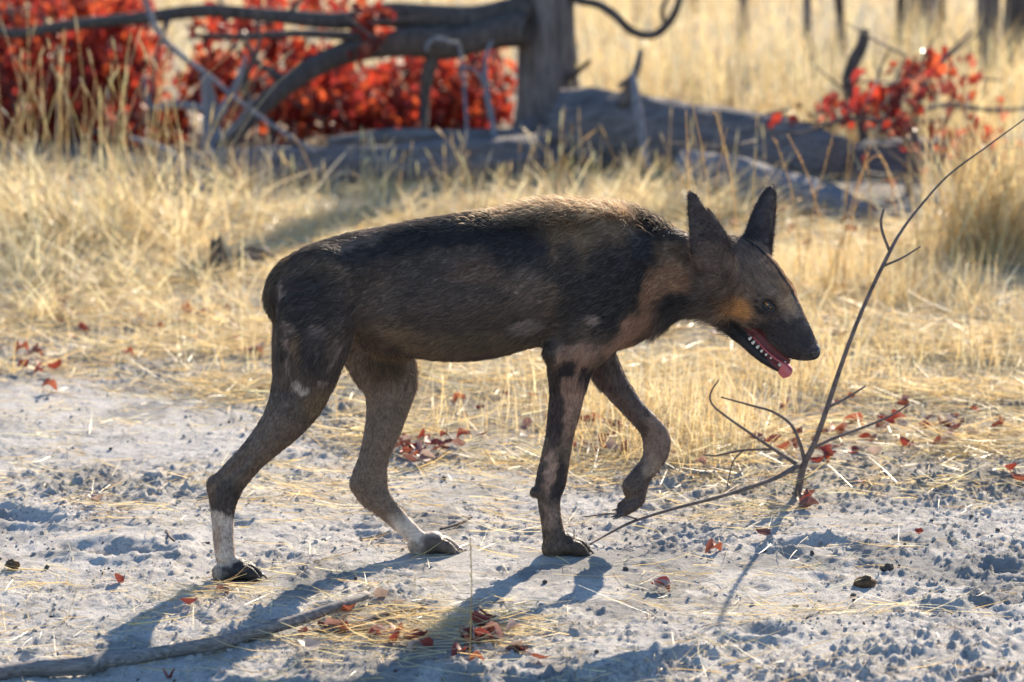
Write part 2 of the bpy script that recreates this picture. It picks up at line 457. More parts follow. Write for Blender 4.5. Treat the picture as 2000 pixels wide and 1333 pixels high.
# far foreleg, lifted
edges([(1130, 640, 1215, 620), (1140, 690, 1200, 672), (1153, 734, 1212, 716), (1182, 770, 1234, 755), (1218, 809, 1261, 793), (1247, 842, 1292, 826), (1255, 862, 1308, 852), (1256, 884, 1307, 883),
       (1246, 908, 1294, 906), (1227, 930, 1278, 928), (1212, 950, 1262, 952)],
      [-.05, -.05, -.05, -.052, -.053, -.054, -.054, -.054, -.053, -.053, -.053], [.042, .034, .029, .026, .023, .021, .020, .020, .018, .019, .021], k=0.02, res=4)
# tail, hanging close behind the thighs
edges([(575, 520, 600, 540), (541, 548, 572, 556), (537, 580, 566, 585), (535, 630, 562, 632), (533, 680, 556, 682), (533, 725, 552, 727)], [.0, -.004, -.008, -.010, -.010, -.008], [.020, .019, .017, .016, .014, .010], k=0.012)
# flank, haunch and shoulder modelling
blob(742, 575, .118, .050, .040, .070, k=0.02, cut=True)              # hollow flank
blob(645, 515, .070, .035, .016, .018, k=0.03, ang=-.35)              # hip bone
blob(590, 640, .092, .040, .020, .075, k=0.03, ang=.25)               # hamstring
blob(1160, 500, .078, .020, .020, .050, k=0.03, ang=-.15)             # shoulder blade
blob(1180, 600, .092, .040, .020, .070, k=0.03, ang=-.3)              # arm muscle
blob(1082, 690, .070, .022, .018, .022, k=0.015)                      # elbow
blob(745, 678, 0, .035, .020, .014, k=0.02, ang=-.2)                  # sheath

# paws: four toes and a pad each
def paw(heel, toe, v, k=0.006, size=1.0, drop=True, tilt=0.0):
    (hx, hy), (tx, ty) = heel, toe
    hu, hw = D(hx, hy, v); tu, tw = D(tx, ty, v)
    L = math.hypot(tu - hu, tw - hw); du, dw = (tu - hu) / L, (tw - hw) / L
    nu_, nw_ = -dw, du
    def at(f, up): return hu + du * f * L + nu_ * up, hw + dw * f * L + nw_ * up
    a = at(0.05, .016); b = at(.45, .024); c = at(.75, .016)
    put_chain([(*a, .017 * size, v, .020 * size), (*b, .019 * size, v, .024 * size), (*at(.55, .014), .010 * size, v, .020 * size)], k=0.010)
    claws = []
    for q, reach in ((-1.5, .86), (-.5, 1.0), (.5, 1.0), (1.5, .86)):
        vv = v + q * .0158 * size
        p0 = at(.38, .022); p1 = at(reach * .70, .019); p2 = at(reach * .93, .0095)
        put_chain([(*p0, .0100, vv * .55 + v * .45, .0075), (*p1, .0130 * size, vv, .0076 * size), (*p2, .0088 * size, vv, .0070 * size)], k=0.0022)
        e0 = at(reach * .95, .010); e1 = at(reach * 1.06, .007); e2 = at(reach * 1.16, -.001)
        claws.append((e0, e1, e2, vv))
    p = at(.35, .006)
    put_chain([(*at(.08, .008), .008, v, .016), (*p, .008, v, .018)], k=0.006)
    return claws
CLAWS = []
CLAWS += paw((430, 1135), (508, 1129), .071, size=1.1)
CLAWS += paw((812, 1083), (893, 1078), -.066, size=1.1)
CLAWS += paw((1074, 1086), (1147, 1081), .014, size=1.15)
CLAWS += paw((1238, 938), (1202, 1002), -.053, size=.9)
blob(416, 946, .071, .011, .011, .014, k=0.012)                       # points of the hocks
blob(695, 946, -.066, .010, .010, .013, k=0.012)
blob(462, 915, .092, .008, .008, .030, k=0.012, ang=-.75, cut=True)    # hollow before the heel tendon

# ---- head in its own frame: a forward along the muzzle, b up, c to the near side
PSI, TAU = R(25.0), R(46.0)
HF = np.array([math.cos(PSI) * math.cos(TAU), -math.sin(PSI) * math.cos(TAU), -math.sin(TAU)])
HC = np.array([-math.sin(PSI), -math.cos(PSI), 0.0])
HN = np.cross(HC, HF); HN = HN if HN[2] > 0 else -HN
_hu, _hw = D(1513, 583, .050)
HEAD0 = DOG0 + _hu * UA + .050 * VA + _hw * WA
TODOG = np.stack([UA, VA, WA])
hF, hC, hN = TODOG @ HF, TODOG @ HC, TODOG @ HN
h0 = np.array([_hu, .050, _hw])
HP = 1 / 972.0
def head_win(a0, a1):
    c = h0 + hF * (a0 + a1) / 2; rr = abs(a1 - a0) / 2 + 0.16
    sl = window(c - rr, c + rr)
    U = AXS[0][sl[0]][:, None, None] - h0[0]; V = AXS[1][sl[1]][None, :, None] - h0[1]; Wc = AXS[2][sl[2]][None, None, :] - h0[2]
    f = lambda d: (U * d[0] + V * d[1] + Wc * d[2]).astype(np.float32)
    return sl, f(hF), f(hN), f(hC)
_sl, _A, _B, _C = head_win(-.15, .15)
def head_chain(rows, k=0.01, res=3, cut=False, mirror=False):
    """rows in photo-sized units (f, n, half height, c, half width): length along muzzle, height, across"""
    st = np.array([(f * HP, n * HP, r * HP, c * HP, l * HP) for f, n, r, c, l in rows], float)
    if len(st) > 1: st = spline(st, res)
    else: st = np.vstack([st, st + [1e-4, 0, 0, 0, 0]])
    d = chain_eval(st, _A, _B, _C).astype(np.float32)
    if mirror:
        st2 = st.copy(); st2[:, 3] *= -1
        d = np.minimum(d, chain_eval(st2, _A, _B, _C).astype(np.float32))
    FIELD[_sl] = -smin(-FIELD[_sl], d, k) if cut else smin(FIELD[_sl], d, k)
head_chain([(-128, -34, 46, 0, 54), (-95, -20, 58, 0, 66), (-50, -16, 60, 0, 68), (-10, -12, 50, 0, 58)], k=0.02)       # skull
head_chain([(-10, -14, 50, 0, 52), (20, -13, 47, 0, 43), (50, -18, 43, 0, 36), (80, -21, 38, 0, 31), (105, -20, 29, 0, 27), (121, -15, 20, 0, 22)], k=0.012)   # muzzle
head_chain([(-60, -48, 36, 44, 22), (-25, -46, 28, 40, 20), (5, -42, 20, 32, 14)], k=0.02, mirror=True)                   # cheeks
head_chain([(-5, 16, 11, 40, 11), (14, 14, 9, 36, 10)], k=0.014, mirror=True)                                             # brows
head_chain([(60, -46, 14, 20, 12), (98, -42, 12, 15, 11)], k=0.012, mirror=True)                                         # upper lips
head_chain([(-55, -92, 30, 0, 46), (-20, -98, 20, 0, 40), (20, -99, 15, 0, 31), (60, -96, 13, 0, 24), (95, -87, 11, 0, 19), (116, -80, 8, 0, 14)], k=0.008)   # lower jaw
head_chain([(-20, -78, 16, 0, 30), (40, -76, 14, 0, 19), (90, -70, 13, 0, 15), (104, -66, 10, 0, 11)], k=0.004)   # inside of the mouth
head_chain([(128, -8, 11, 0, 14), (133, -11, 10, 0, 13)], k=0.006)                                                       # nose
head_chain([(131, -10, 4.5, 12, 4.5), (139, -11, 4, 9, 3.5)], k=0.003, cut=True, mirror=True)                             # nostrils
head_chain([(8, 0, 10, 51, 9)], k=0.006, cut=True, mirror=True)                                                          # eye sockets
head_chain([(2, -81, 2.5, 54, 40), (40, -73, 8.5, 50, 36), (80, -70, 10, 46, 34), (104, -64, 12, 44, 33), (126, -60, 15, 40, 33)], k=0.003, cut=True)
head_chain([(20, -77, 2, -50, 40), (60, -72, 5, -46, 36), (100, -66, 7, -44, 33), (126, -60, 9, -42, 33)], k=0.003, cut=True)     # open mouth
# ears, big and rounded
edges([(1343, 377, 1352, 375), (1340, 390, 1363, 388), (1339, 412, 1376, 413), (1339, 440, 1399, 438), (1341, 470, 1420, 467), (1346, 498, 1432, 492), (1358, 522, 1440, 512)],
      [.118, .118, .117, .115, .111, .103, .092], [.0045, .005, .0055, .0065, .010, .016, .026], k=0.022, bow=.014)
edges([(1394, 432, 1404, 436), (1384, 414, 1392, 416), (1380, 405, 1384, 406)], .117, [.005, .004, .003], k=0.004)
edges([(1502, 370, 1514, 369), (1491, 382, 1520, 380), (1479, 402, 1521, 400), (1468, 427, 1520, 425), (1459, 452, 1517, 452), (1452, 476, 1513, 480), (1450, 500, 1508, 504)],
      [-.040, -.038, -.035, -.030, -.024, -.016, -.006], [.0045, .005, .0055, .006, .008, .013, .020], k=0.012, bow=-.012)

def surface_nets(F, org, h):
    S = F < 0
    c = np.zeros(tuple(n - 1 for n in F.shape), np.int8)
    for a in (0, 1):
        for b in (0, 1):
            for d in (0, 1):
                c += S[a:F.shape[0] - 1 + a, b:F.shape[1] - 1 + b, d:F.shape[2] - 1 + d]
    act = np.argwhere((c > 0) & (c < 8))
    idx = np.full(c.shape, -1, np.int32); idx[tuple(act.T)] = np.arange(len(act))
    pos = np.zeros((len(act), 3)); cnt = np.zeros(len(act))
    corners = [(a, b, d) for a in (0, 1) for b in (0, 1) for d in (0, 1)]
    val = {k: F[act[:, 0] + k[0], act[:, 1] + k[1], act[:, 2] + k[2]].astype(float) for k in corners}
    for p in corners:
        for ax in range(3):
            if p[ax] == 0:
                q = list(p); q[ax] = 1; q = tuple(q)
                f0, f1 = val[p], val[q]
                m = (f0 < 0) != (f1 < 0)
                t = np.where(m, f0 / np.where(m, f0 - f1, 1), 0)
                for i in range(3):
                    pos[:, i] += m * (p[i] + (t if i == ax else 0))
                cnt += m
    pos = org + h * (act + pos / cnt[:, None])
    quads = []
    for ax in range(3):
        o1, o2 = [(1, 2), (2, 0), (0, 1)][ax]
        n = list(F.shape)
        sl0 = [slice(1, n[i] - 1) for i in range(3)]; sl1 = list(sl0)
        sl0[ax] = slice(0, n[ax] - 1); sl1[ax] = slice(1, n[ax])
        s0, s1 = S[tuple(sl0)], S[tuple(sl1)]
        e = np.argwhere(s0 != s1)
        e1 = e.copy()
        for i in range(3):
            if i != ax: e1[:, i] += 1
        def cell(d1, d2):
            q = e1.copy(); q[:, o1] -= d1; q[:, o2] -= d2
            return idx[q[:, 0], q[:, 1], q[:, 2]]
        qd = np.stack([cell(1, 1), cell(0, 1), cell(0, 0), cell(1, 0)], 1)
        flip = ~s0[tuple(e.T)]
        qd[flip] = qd[flip][:, ::-1]
        quads.append(qd)
    return pos, np.vstack(quads)
bv, bq = surface_nets(FIELD, G0, VOX)
bq = bq[:, ::-1].copy()
# keep the one connected body (drop specks), light smoothing
def laplace(v, q, it, lam):
    e = np.vstack([q[:, [0, 1]], q[:, [1, 2]], q[:, [2, 3]], q[:, [3, 0]]])
    deg = np.bincount(e.ravel(), minlength=len(v))[:, None]
    for _ in range(it):
        acc = np.zeros_like(v)
        for i in range(3):
            acc[:, i] = np.bincount(e[:, 0], v[e[:, 1], i], len(v)) + np.bincount(e[:, 1], v[e[:, 0], i], len(v))
        v = v + lam * (acc / np.maximum(deg, 1) - v)
    return v
bv = laplace(bv, bq, 2, 0.5)
def to_world(p): return DOG0 + p[..., 0:1] * UA + p[..., 1:2] * VA + p[..., 2:3] * WA
bw = to_world(bv)
fn = np.cross(bw[bq[:, 2]] - bw[bq[:, 0]], bw[bq[:, 3]] - bw[bq[:, 1]])
vn = np.zeros_like(bw)
for k_ in range(4):
    for i in range(3): vn[:, i] += np.bincount(bq[:, k_], fn[:, i], len(bw))
vn /= np.linalg.norm(vn, axis=1)[:, None] + 1e-12

# ---- coat: dark, ochre and white blotches, rump sheen painted in
px, py = project(bw); vv = bv[:, 1]
rel = bv - h0
ha, hb, hc = rel @ hF / HP, rel @ hN / HP, rel @ hC / HP
n1 = fbm(bv[:, 0] * 22, bv[:, 1] * 22, bv[:, 2] * 22, 4, 0.55)
n2 = fbm(bv[:, 0] * 60 + 4, bv[:, 1] * 60, bv[:, 2] * 60, 3, 0.6)
DARK = np.array([.016, .0145, .016]); BRN = np.array([.055, .042, .036]); TAN = np.array([.14, .098, .062]); OCH = np.array([.54, .27, .105]); PALE = np.array([.26, .20, .18]); WHT = np.array([.56, .50, .46])
coat = BRN + 0 * bv
wx, wy = px + 9 * n1 + 5 * n2, py + 9 * fbm(bv[:, 0] * 22 + 50, bv[:, 1] * 22, bv[:, 2] * 22, 4, 0.55) + 5 * n2
def paint(cx, cy, rx, ry, col, amt=1.0, ang=0.0, soft=0.35, where=None):
    global coat
    c, s = math.cos(ang), math.sin(ang)
    dx, dy = wx - cx, wy - cy
    r = np.sqrt(((dx * c + dy * s) / rx) ** 2 + ((-dx * s + dy * c) / ry) ** 2)
    m = amt * sstep(1 + soft, 1 - soft, r)
    if where is not None: m = m * where
    coat = coat + m[:, None] * (np.asarray(col) - coat)
near = vv > 0.0; far = ~near
body = py < 720
mot = sstep(-.15, .5, fbm(bv[:, 0] * 17, bv[:, 1] * 10, bv[:, 2] * 17 + 3, 4, 0.6))
coat = coat + (mot * .55)[:, None] * (np.array([.115, .084, .062]) - coat)
paint(820, 450, 260, 50, DARK, .85, -.12, .5); paint(980, 480, 130, 55, DARK, .85, 0, .5)
paint(700, 470, 50, 12, PALE, .55, -.25); paint(770, 440, 40, 9, PALE, .6, -.2); paint(880, 500, 60, 16, (.09, .068, .055), .6); paint(930, 530, 60, 22, (.12, .075, .055), .7)  # first two pale streaks: sheen along the rump painted into the coat
paint(1030, 560, 30, 40, (.12, .09, .075), .8); paint(1030, 635, 36, 12, (.16, .14, .13), .7, -.15); paint(880, 590, 90, 40, (.065, .05, .045), .6)
paint(800, 660, 70, 26, (.15, .105, .065), .7, .4); paint(740, 600, 40, 50, (.085, .065, .055), .8); paint(920, 670, 120, 22, (.085, .066, .046), .7)
paint(1150, 440, 85, 40, TAN, .9, 0, .5); paint(1125, 490, 45, 40, (.16, .105, .06), .6); paint(1190, 570, 70, 95, DARK, .9, 0, .4); paint(1110, 560, 22, 90, DARK, .7)
paint(1262, 500, 26, 80, DARK, .9, .15); paint(1330, 490, 48, 30, (.13, .088, .058), .9); paint(1318, 540, 46, 32, (.22, .125, .075), .9, -.2); paint(1275, 580, 22, 35, (.22, .13, .085), .9)
paint(1245, 640, 40, 22, (.24, .145, .10), .9, -.7); paint(1210, 668, 40, 14, (.25, .155, .11), .9, -.6); paint(1350, 605, 70, 28, DARK, .95, .15)
paint(1157, 622, 16, 11, (.26, .2, .18), .8)
# haunch and near hind leg
paint(600, 600, 60, 70, DARK, .75, 0, .5, near); paint(546, 575, 5, 34, PALE * 1.3, .7, .25, .4, near); paint(562, 640, 20, 10, PALE * .8, .6, .6, .5, near); paint(618, 655, 18, 11, PALE * .7, .6, 0, .5, near)
paint(557, 692, 4, 36, PALE * 1.2, .6, -.2, .5, near); paint(658, 698, 4, 24, PALE * 1.2, .6, .4, .5, near); paint(600, 690, 40, 36, (.03, .026, .026), .8, 0, .5, near); paint(575, 680, 14, 26, (.13, .085, .05), .7, 0, .4, near)
paint(585, 756, 17, 13, WHT * .8, .9, 0, .25, near); paint(628, 745, 9, 7, PALE, .7, 0, .3, near); paint(620, 790, 34, 30, (.11, .075, .04), .8, 0, .5, near); paint(560, 790, 26, 30, (.04, .032, .03), .7, 0, .5, near)
lowleg = py > 800
paint(500, 880, 110, 60, (.105, .076, .058), .8, -.8, .4, near); paint(440, 975, 34, 34, (.035, .028, .026), .9, 0, .35, near)
hindn = near & (px < 530)
coat[hindn] += (sstep(998, 1016, wy[hindn] + 5 * n2[hindn]) * .85)[:, None] * (WHT * (.72 + .28 * n1[hindn] + .15 * n2[hindn])[:, None] - coat[hindn])
paint(432, 1050, 10, 30, (.30, .21, .17), .8, 0, .5, hindn); coat[hindn] += (sstep(1098, 1110, py[hindn] + 6 * n2[hindn] + .12 * (px[hindn] - 455)) * .95)[:, None] * (DARK * 1.1 - coat[hindn])
paint(482, 1116, 32, 25, DARK * 1.3, .97, 0, .25, hindn); paint(428, 1112, 10, 20, (.36, .30, .25), .8, 0, .5, hindn)
hindf = far & (px < 930) & (py > 640)
coat[hindf] = (np.array([.105, .080, .064]) * (1 + .12 * n1[hindf])[:, None])
coat[hindf] += (sstep(-22, 12, (wx - 790 + 1.0 * (wy - 1000) * .35)[hindf] * .9 + (wy[hindf] - 1000) * .25) * sstep(975, 1000, wy[hindf]) * .9)[:, None] * (WHT - coat[hindf])
paint(862, 1068, 40, 28, (.05, .038, .031), .95, .15, .3, hindf); paint(812, 1070, 12, 14, (.16, .12, .09), .8, 0, .4, hindf)
# forelegs
fore = (px > 1035) & (px < 1175) & (py > 650) & near
paint(1125, 700, 40, 26, (.25, .165, .13), .9, -.4, .3, fore); paint(1118, 780, 22, 70, (.23, .15, .12), .9, .12, .35, fore); paint(1107, 722, 19, 14, (.02, .016, .02), 1, 0, .25, fore)
paint(1148, 735, 14, 16, (.02, .016, .02), .95, 0, .3, fore); paint(1085, 800, 17, 75, (.028, .02, .022), .95, .04, .3, fore); paint(1078, 690, 14, 24, (.045, .035, .028), .9, 0, .4, fore)
paint(1078, 920, 18, 45, (.26, .175, .14), .9, .1, .35, fore); paint(1100, 930, 12, 50, (.022, .018, .02), .95, .05, .3, fore); paint(1056, 930, 10, 30, (.03, .025, .025), .8, .2, .35, fore)
paint(1078, 1010, 16, 26, (.20, .14, .115), .8, 0, .5, fore); paint(1085, 960, 12, 14, (.02, .018, .02), .9, 0, .35, fore); paint(1085, 1070, 34, 22, (.085, .060, .045), .9, 0, .4, fore); paint(1135, 1068, 26, 20, (.05, .036, .028), .9, 0, .4, (py > 1000))
foref = far & (px > 1130) & (py > 650)
coat[foref] = np.array([.045, .032, .030]) * (1 + .2 * n1[foref])[:, None]
paint(1285, 850, 28, 50, (.15, .105, .085), .85, 0, .4, foref); paint(1275, 910, 20, 26, (.22, .17, .13), .7, .4, .4, foref); paint(1225, 960, 26, 34, (.07, .052, .042), .9, .6, .5, foref); paint(1205, 985, 10, 22, DARK, .9, .4, .3, foref)
# head
hm = (px > 1330) & (rel @ hF > -.17)
hmix = (sstep(1345, 1400, px + 10 * n1) * sstep(-150, -105, ha + 10 * n1))[:, None]
coat = coat * (1 - hmix) + hmix * np.array([.155, .115, .092]) * (1 + .35 * n2)[:, None]
def hpaint(a, b, c, ra, rb, rc, col, amt=1.0, soft=.3, mirror=True):
    global coat
    cc = np.abs(hc) if mirror else hc
    r = np.sqrt(((ha + 4 * n1 - a) / ra) ** 2 + ((hb + 4 * n2 - b) / rb) ** 2 + ((cc - c) / rc) ** 2)
    m = amt * sstep(1 + soft, 1 - soft, r) * hm
    coat = coat + m[:, None] * (np.asarray(col) - coat)
hpaint(-34, -44, 62, 38, 22, 50, OCH, 1, .4); hpaint(-25, 26, 25, 60, 30, 30, (.20, .14, .10), .8, .5); hpaint(16, 28, 20, 34, 24, 13, (.30, .19, .11), .75); hpaint(-70, 0, 60, 40, 40, 30, (.16, .12, .10), .7, .5)
hpaint(-70, -90, 30, 60, 34, 70, (.045, .034, .032), .9, .4); hpaint(78, -46, 0, 82, 66, 80, (.020, .016, .018), 1, .22); hpaint(10, -4, 50, 24, 22, 34, (.016, .013, .014), .97, .35)
hpaint(60, -100, 0, 110, 30, 60, (.016, .014, .016), 1, .25); hpaint(-40, 45, 0, 110, 40, 7.5, (.014, .012, .014), 1, .35); hpaint(133, -10, 0, 16, 22, 24, (.010, .010, .012), 1, .2)
ear = (py < 535) & (px > 1334) & ((px < 1436) & (vv > .075) | (px > 1448) & (vv < .0) & (py < 500))
em = (ear * sstep(528, 488, py + 14 * n1))[:, None]
coat = coat * (1 - em) + em * (np.array([.030, .023, .024]) + .02 * np.clip(n2, 0, 1)[:, None])
paint(1385, 505, 34, 30, (.085, .06, .052), .8, 0, .5, ear)
mouth = hm & (ha > 2) & (ha < 125) & (np.abs(hc) < 20) & (hb < -52) & (hb > -86)
coat[mouth] = np.array([.085, .022, .022])
coat = np.clip(coat * (1.45 - .45 * np.clip(coat / .5, 0, 1)) * np.array([1.14, .98, .84]) * (1 + .10 * n2)[:, None], .008, .8)

wd = empty('wild_dog', DOG0 + .45 * UA, 'mottled dark brown wild dog walking across pale sand with mouth open', 'wild dog')
wd.rotation_euler = (0, 0, PHI)
bpy.context.view_layer.update()
inv = np.array(wd.matrix_world.inverted())
def to_dog(p): return p @ inv[:3, :3].T + inv[:3, 3]
k = NT('dog_coat')
a_ = k.n('Attribute', attribute_name='tint')
tc = k.n('TexCoord')
st_ = k.noise(k.mapping(tc.outputs['Object'], (90, 300, 260)), 1.0, 4, 0.7)
c_ = k.mix(0.55, a_.outputs['Color'], k.ramp(st_, [(0.3, (0.45, 0.45, 0.45)), (0.7, (1.5, 1.5, 1.5))]), 'MULTIPLY')
p_ = k.principled(c_, 0.55, k.bump(st_, 0.35, 0.002), 0.35)
M_COAT = k.done(p_.outputs[0])
link('body', new_mesh('body', to_dog(bw), bq, tint=coat), M_COAT, wd)

def simple(name, col, rough, spec=0.5, sub=0.0):
    k = NT(name); tc = k.n('TexCoord')
    f = k.noise(tc.outputs['Object'], 180, 4)
    c = k.mix(0.4, tuple(col), k.ramp(f, [(0.3, (0.6, 0.6, 0.6)), (0.7, (1.25, 1.25, 1.25))]), 'MULTIPLY')
    p = k.principled(c, rough, k.bump(f, 0.15, 0.001), spec)
    if sub: p.inputs['Subsurface Weight'].default_value = sub; p.inputs['Subsurface Radius'].default_value = (.01, .004, .003)
    return k.done(p.outputs[0])
M_CLAW = simple('claw_horn', (.06, .05, .05), .35); M_TOOTH = simple('tooth_enamel', (.72, .66, .55), .25); M_TONGUE = simple('wet_tongue', (.52, .10, .10), .22, .6, .3)
M_NOSE = simple('nose_leather', (.014, .014, .016), .35, .6); M_PUPIL = simple('eye_pupil', (.006, .005, .005), .04, .8); M_IRIS = simple('amber_iris', (.34, .16, .045), .08, .8); M_EYERIM = simple('eye_rim', (.012, .010, .011), .4)
for e0, e1, e2, vv_ in CLAWS:
    p3 = np.array([[e[0], vv_, e[1]] for e in (e0, e1, e2)])
    v_, q_, t_ = tube(spline(to_world(p3), 4), np.linspace(.0042, .0012, 9), 7)
    link('claw', new_mesh('claw', to_dog(v_), q_, t_), M_CLAW, wd)
def head_pt(f, n, c):
    f, n, c = np.broadcast_arrays(np.asarray(f, float), np.asarray(n, float), np.asarray(c, float))
    return HEAD0 + HP * (f[..., None] * HF + n[..., None] * HN + c[..., None] * HC)
def ellip(cf, cn, cc, rf, rn, rc, nu=16, nv=10):
    th = np.linspace(0, np.pi, nv + 1)[:, None]; ph = np.linspace(0, 2 * np.pi, nu, endpoint=False)[None]
    v = head_pt(cf + rf * np.sin(th) * np.cos(ph), cn + rn * np.sin(th) * np.sin(ph), cc + rc * np.cos(th) * np.ones_like(ph)).reshape(-1, 3)
    i, j = np.meshgrid(np.arange(nv), np.arange(nu), indexing='ij')
    return v, np.stack([i * nu + j, i * nu + (j + 1) % nu, (i + 1) * nu + (j + 1) % nu, (i + 1) * nu + j], -1).reshape(-1, 4)
for s in (1, -1):
    v_, q_ = ellip(8, 0, s * 40.5, 12.5, 11.0, 10.5)
    ey = link('eye', new_mesh('eye', to_dog(v_), q_), M_IRIS, wd)
    v_, q_ = ellip(10.5, -.3, s * 48.4, 4.4, 4.4, 3.2)
    link('pupil', new_mesh('pupil', to_dog(v_), q_), M_PUPIL, ey)
    for up in (1, -1):                                    # lids
        th = np.linspace(-.15, math.pi + .15, 13)
        path = head_pt(8 + 13.5 * np.cos(th), up * (6.6 if up < 0 else 6.0) * np.sin(th) + 1.5 * np.cos(th), s * (45.5 + 4.2 * np.sin(th)))
        v_, q_, t_ = tube(path, .0032, 7)
        link('eyelid', new_mesh('eyelid', to_dog(v_), q_, t_), M_EYERIM, wd)
v_, q_ = ellip(129, -9, 0, 12, 12.5, 15.5, 20, 14)
ns = head_pt(0, 0, 0)
link('nose', new_mesh('nose', to_dog(v_), q_), M_NOSE, wd)
# tongue: a ribbed ribbon lolling over the front teeth on the near side
tp = spline(np.array([(30, -80, 9), (60, -78, 11), (90, -73, 13), (108, -67, 14), (117, -66, 19), (122, -73, 23), (122, -85, 24)], float), 5)
tw = np.interp(np.linspace(0, 1, len(tp)), [0, .3, .6, .85, 1], [10, 12, 14, 13, 7.5])
ctr = head_pt(tp[:, 0], tp[:, 1], tp[:, 2])
tt = np.gradient(ctr, axis=0); tt /= np.linalg.norm(tt, axis=1)[:, None]
_tw = np.interp(np.linspace(0, 1, len(tp)), [0, .45, .75, 1], [0, .3, 1.15, 1.25])[:, None]
side = np.cos(_tw) * HC - np.sin(_tw) * HF
side = side - tt * (tt * side).sum(1)[:, None]; side /= np.linalg.norm(side, axis=1)[:, None]
upv = np.cross(side, tt)
an = np.linspace(0, 2 * np.pi, 16, endpoint=False)
v_ = (ctr[:, None] + HP * tw[:, None, None] * (np.cos(an)[None, :, None] * side[:, None] + .24 * (np.sin(an) + .5 * np.cos(an) ** 2)[None, :, None] * upv[:, None])).reshape(-1, 3)
i_, j_ = np.meshgrid(np.arange(len(ctr) - 1), np.arange(16), indexing='ij')
q_ = np.stack([i_ * 16 + j_, i_ * 16 + (j_ + 1) % 16, (i_ + 1) * 16 + (j_ + 1) % 16, (i_ + 1) * 16 + j_], -1).reshape(-1, 4)
v_ = np.vstack([v_, ctr[-1]]); n_ = (len(ctr) - 1) * 16
link('tongue', new_mesh('tongue', to_dog(v_), q_, [(n_ + j, n_ + (j + 1) % 16, len(v_) - 1) for j in range(16)]), M_TONGUE, wd)
def tooth(f, n, c, h, r, lean=0.0):
    p = np.array([head_pt(f, n, c), head_pt(f + lean * .4, n + h * .55, c), head_pt(f + lean, n + h, c * .99)])
    v_, q_, t_ = tube(spline(p, 3), HP * r * .78 * np.array([1, 1, .95, .85, .65, .4, .12]), 8)

    link('tooth', new_mesh('tooth', to_dog(v_), q_, t_), M_TOOTH, wd)
for s in (1, -1):
    for f, n, c, h, r in ((28, -87, 24, 8, 4.0), (38, -88, 23, 9, 4.2), (50, -87, 21.5, 8, 4.0), (61, -86, 20.5, 7, 3.4), (72, -84, 19, 6, 3.2), (83, -81, 17.5, 5, 2.8)):
        tooth(f, n, s * c, h, r)
    tooth(104, -78, s * 14.5, 17, 4.6, 4)                 # lower canine
    tooth(106, -38, s * 15, -15, 3.8, 3)                  # upper canine
# ---- fur: short hairs lying along the coat, long ones on the mane, ruff and tail
fa = np.linalg.norm(fn, axis=1)
def flow(p):
    """direction the coat lies in, in body axes (u, v, w)"""
    X, Y = project(to_world(p))
    f = np.zeros_like(p); f[:, 0] = -1.0; f[:, 2] = -.30
    leg = sstep(640, 720, Y) * (X < 1330)
    f = f * (1 - leg)[:, None] + leg[:, None] * np.array([-.25, 0, -1.0])
    h = sstep(1330, 1420, X)[:, None]
    return f * (1 - h) + h * (-hF + .15 * np.array([0, 0, -1.0]))
def strands(N, weight, length, lift, rad, bend=0.35, jitter=0.25, K=4, seed=1, colour=None, extra=None):
    rg = np.random.default_rng(seed)
    pr_ = fa * weight(bq[:, 0]); pr_ = pr_ / pr_.sum()
    f = rg.choice(len(bq), N, p=pr_)
    w4 = rg.dirichlet(np.ones(4), N)
    root = (bv[bq[f]] * w4[..., None]).sum(1)
    nr = vn[bq[f]].mean(1) @ TODOG.T; nr /= np.linalg.norm(nr, axis=1)[:, None] + 1e-9
    fl = flow(root) if extra is None else extra(root)
    fl = fl + jitter * rg.normal(size=fl.shape)
    fl = fl - nr * (fl * nr).sum(1)[:, None]; fl /= np.linalg.norm(fl, axis=1)[:, None] + 1e-9
    L = length(bq[f, 0]) * rg.uniform(.6, 1.25, N)
    li = lift * rg.uniform(.5, 1.5, N)
    s = np.linspace(0, 1, K)
    d = fl[:, None] * s[None, :, None] + nr[:, None] * (li[:, None] * (s - bend * s ** 2)[None])[..., None]
    if extra is None: d[..., 2] -= 0.12 * s[None] ** 2
    pts = root[:, None] + d * L[:, None, None]
    c = coat[bq[f, 0]] if colour is None else colour(rg, N, bq[f, 0])
    c = c * (rg.uniform(.5, 1.7, N) * (1 + .25 * fbm(root[:, 0] * 45, root[:, 1] * 45, root[:, 2] * 90, 2)))[:, None]
    return to_dog(to_world(pts.reshape(-1, 3))), np.tile(rad * np.array([1, .9, .7, .25])[:K], N), np.clip(c, .004, .9), K
k = NT('dog_hair')
a_ = k.n('Attribute', attribute_name='coat')
p_ = k.principled(a_.outputs['Color'], .42, None, .45)
t_ = k.n('BsdfTranslucent'); k.l(a_.outputs['Color'], t_.inputs['Color'])
mx = k.n('MixShader'); mx.inputs[0].default_value = .36
k.l(p_.outputs[0], mx.inputs[1]); k.l(t_.outputs[0], mx.inputs[2])
M_HAIR = k.done(mx.outputs[0])
def glow(name, f):
    m = M_HAIR.copy(); m.name = name
    [n for n in m.node_tree.nodes if n.type == 'MIX_SHADER'][0].inputs[0].default_value = f
    return m
M_MANE = glow('mane_hair', .6)
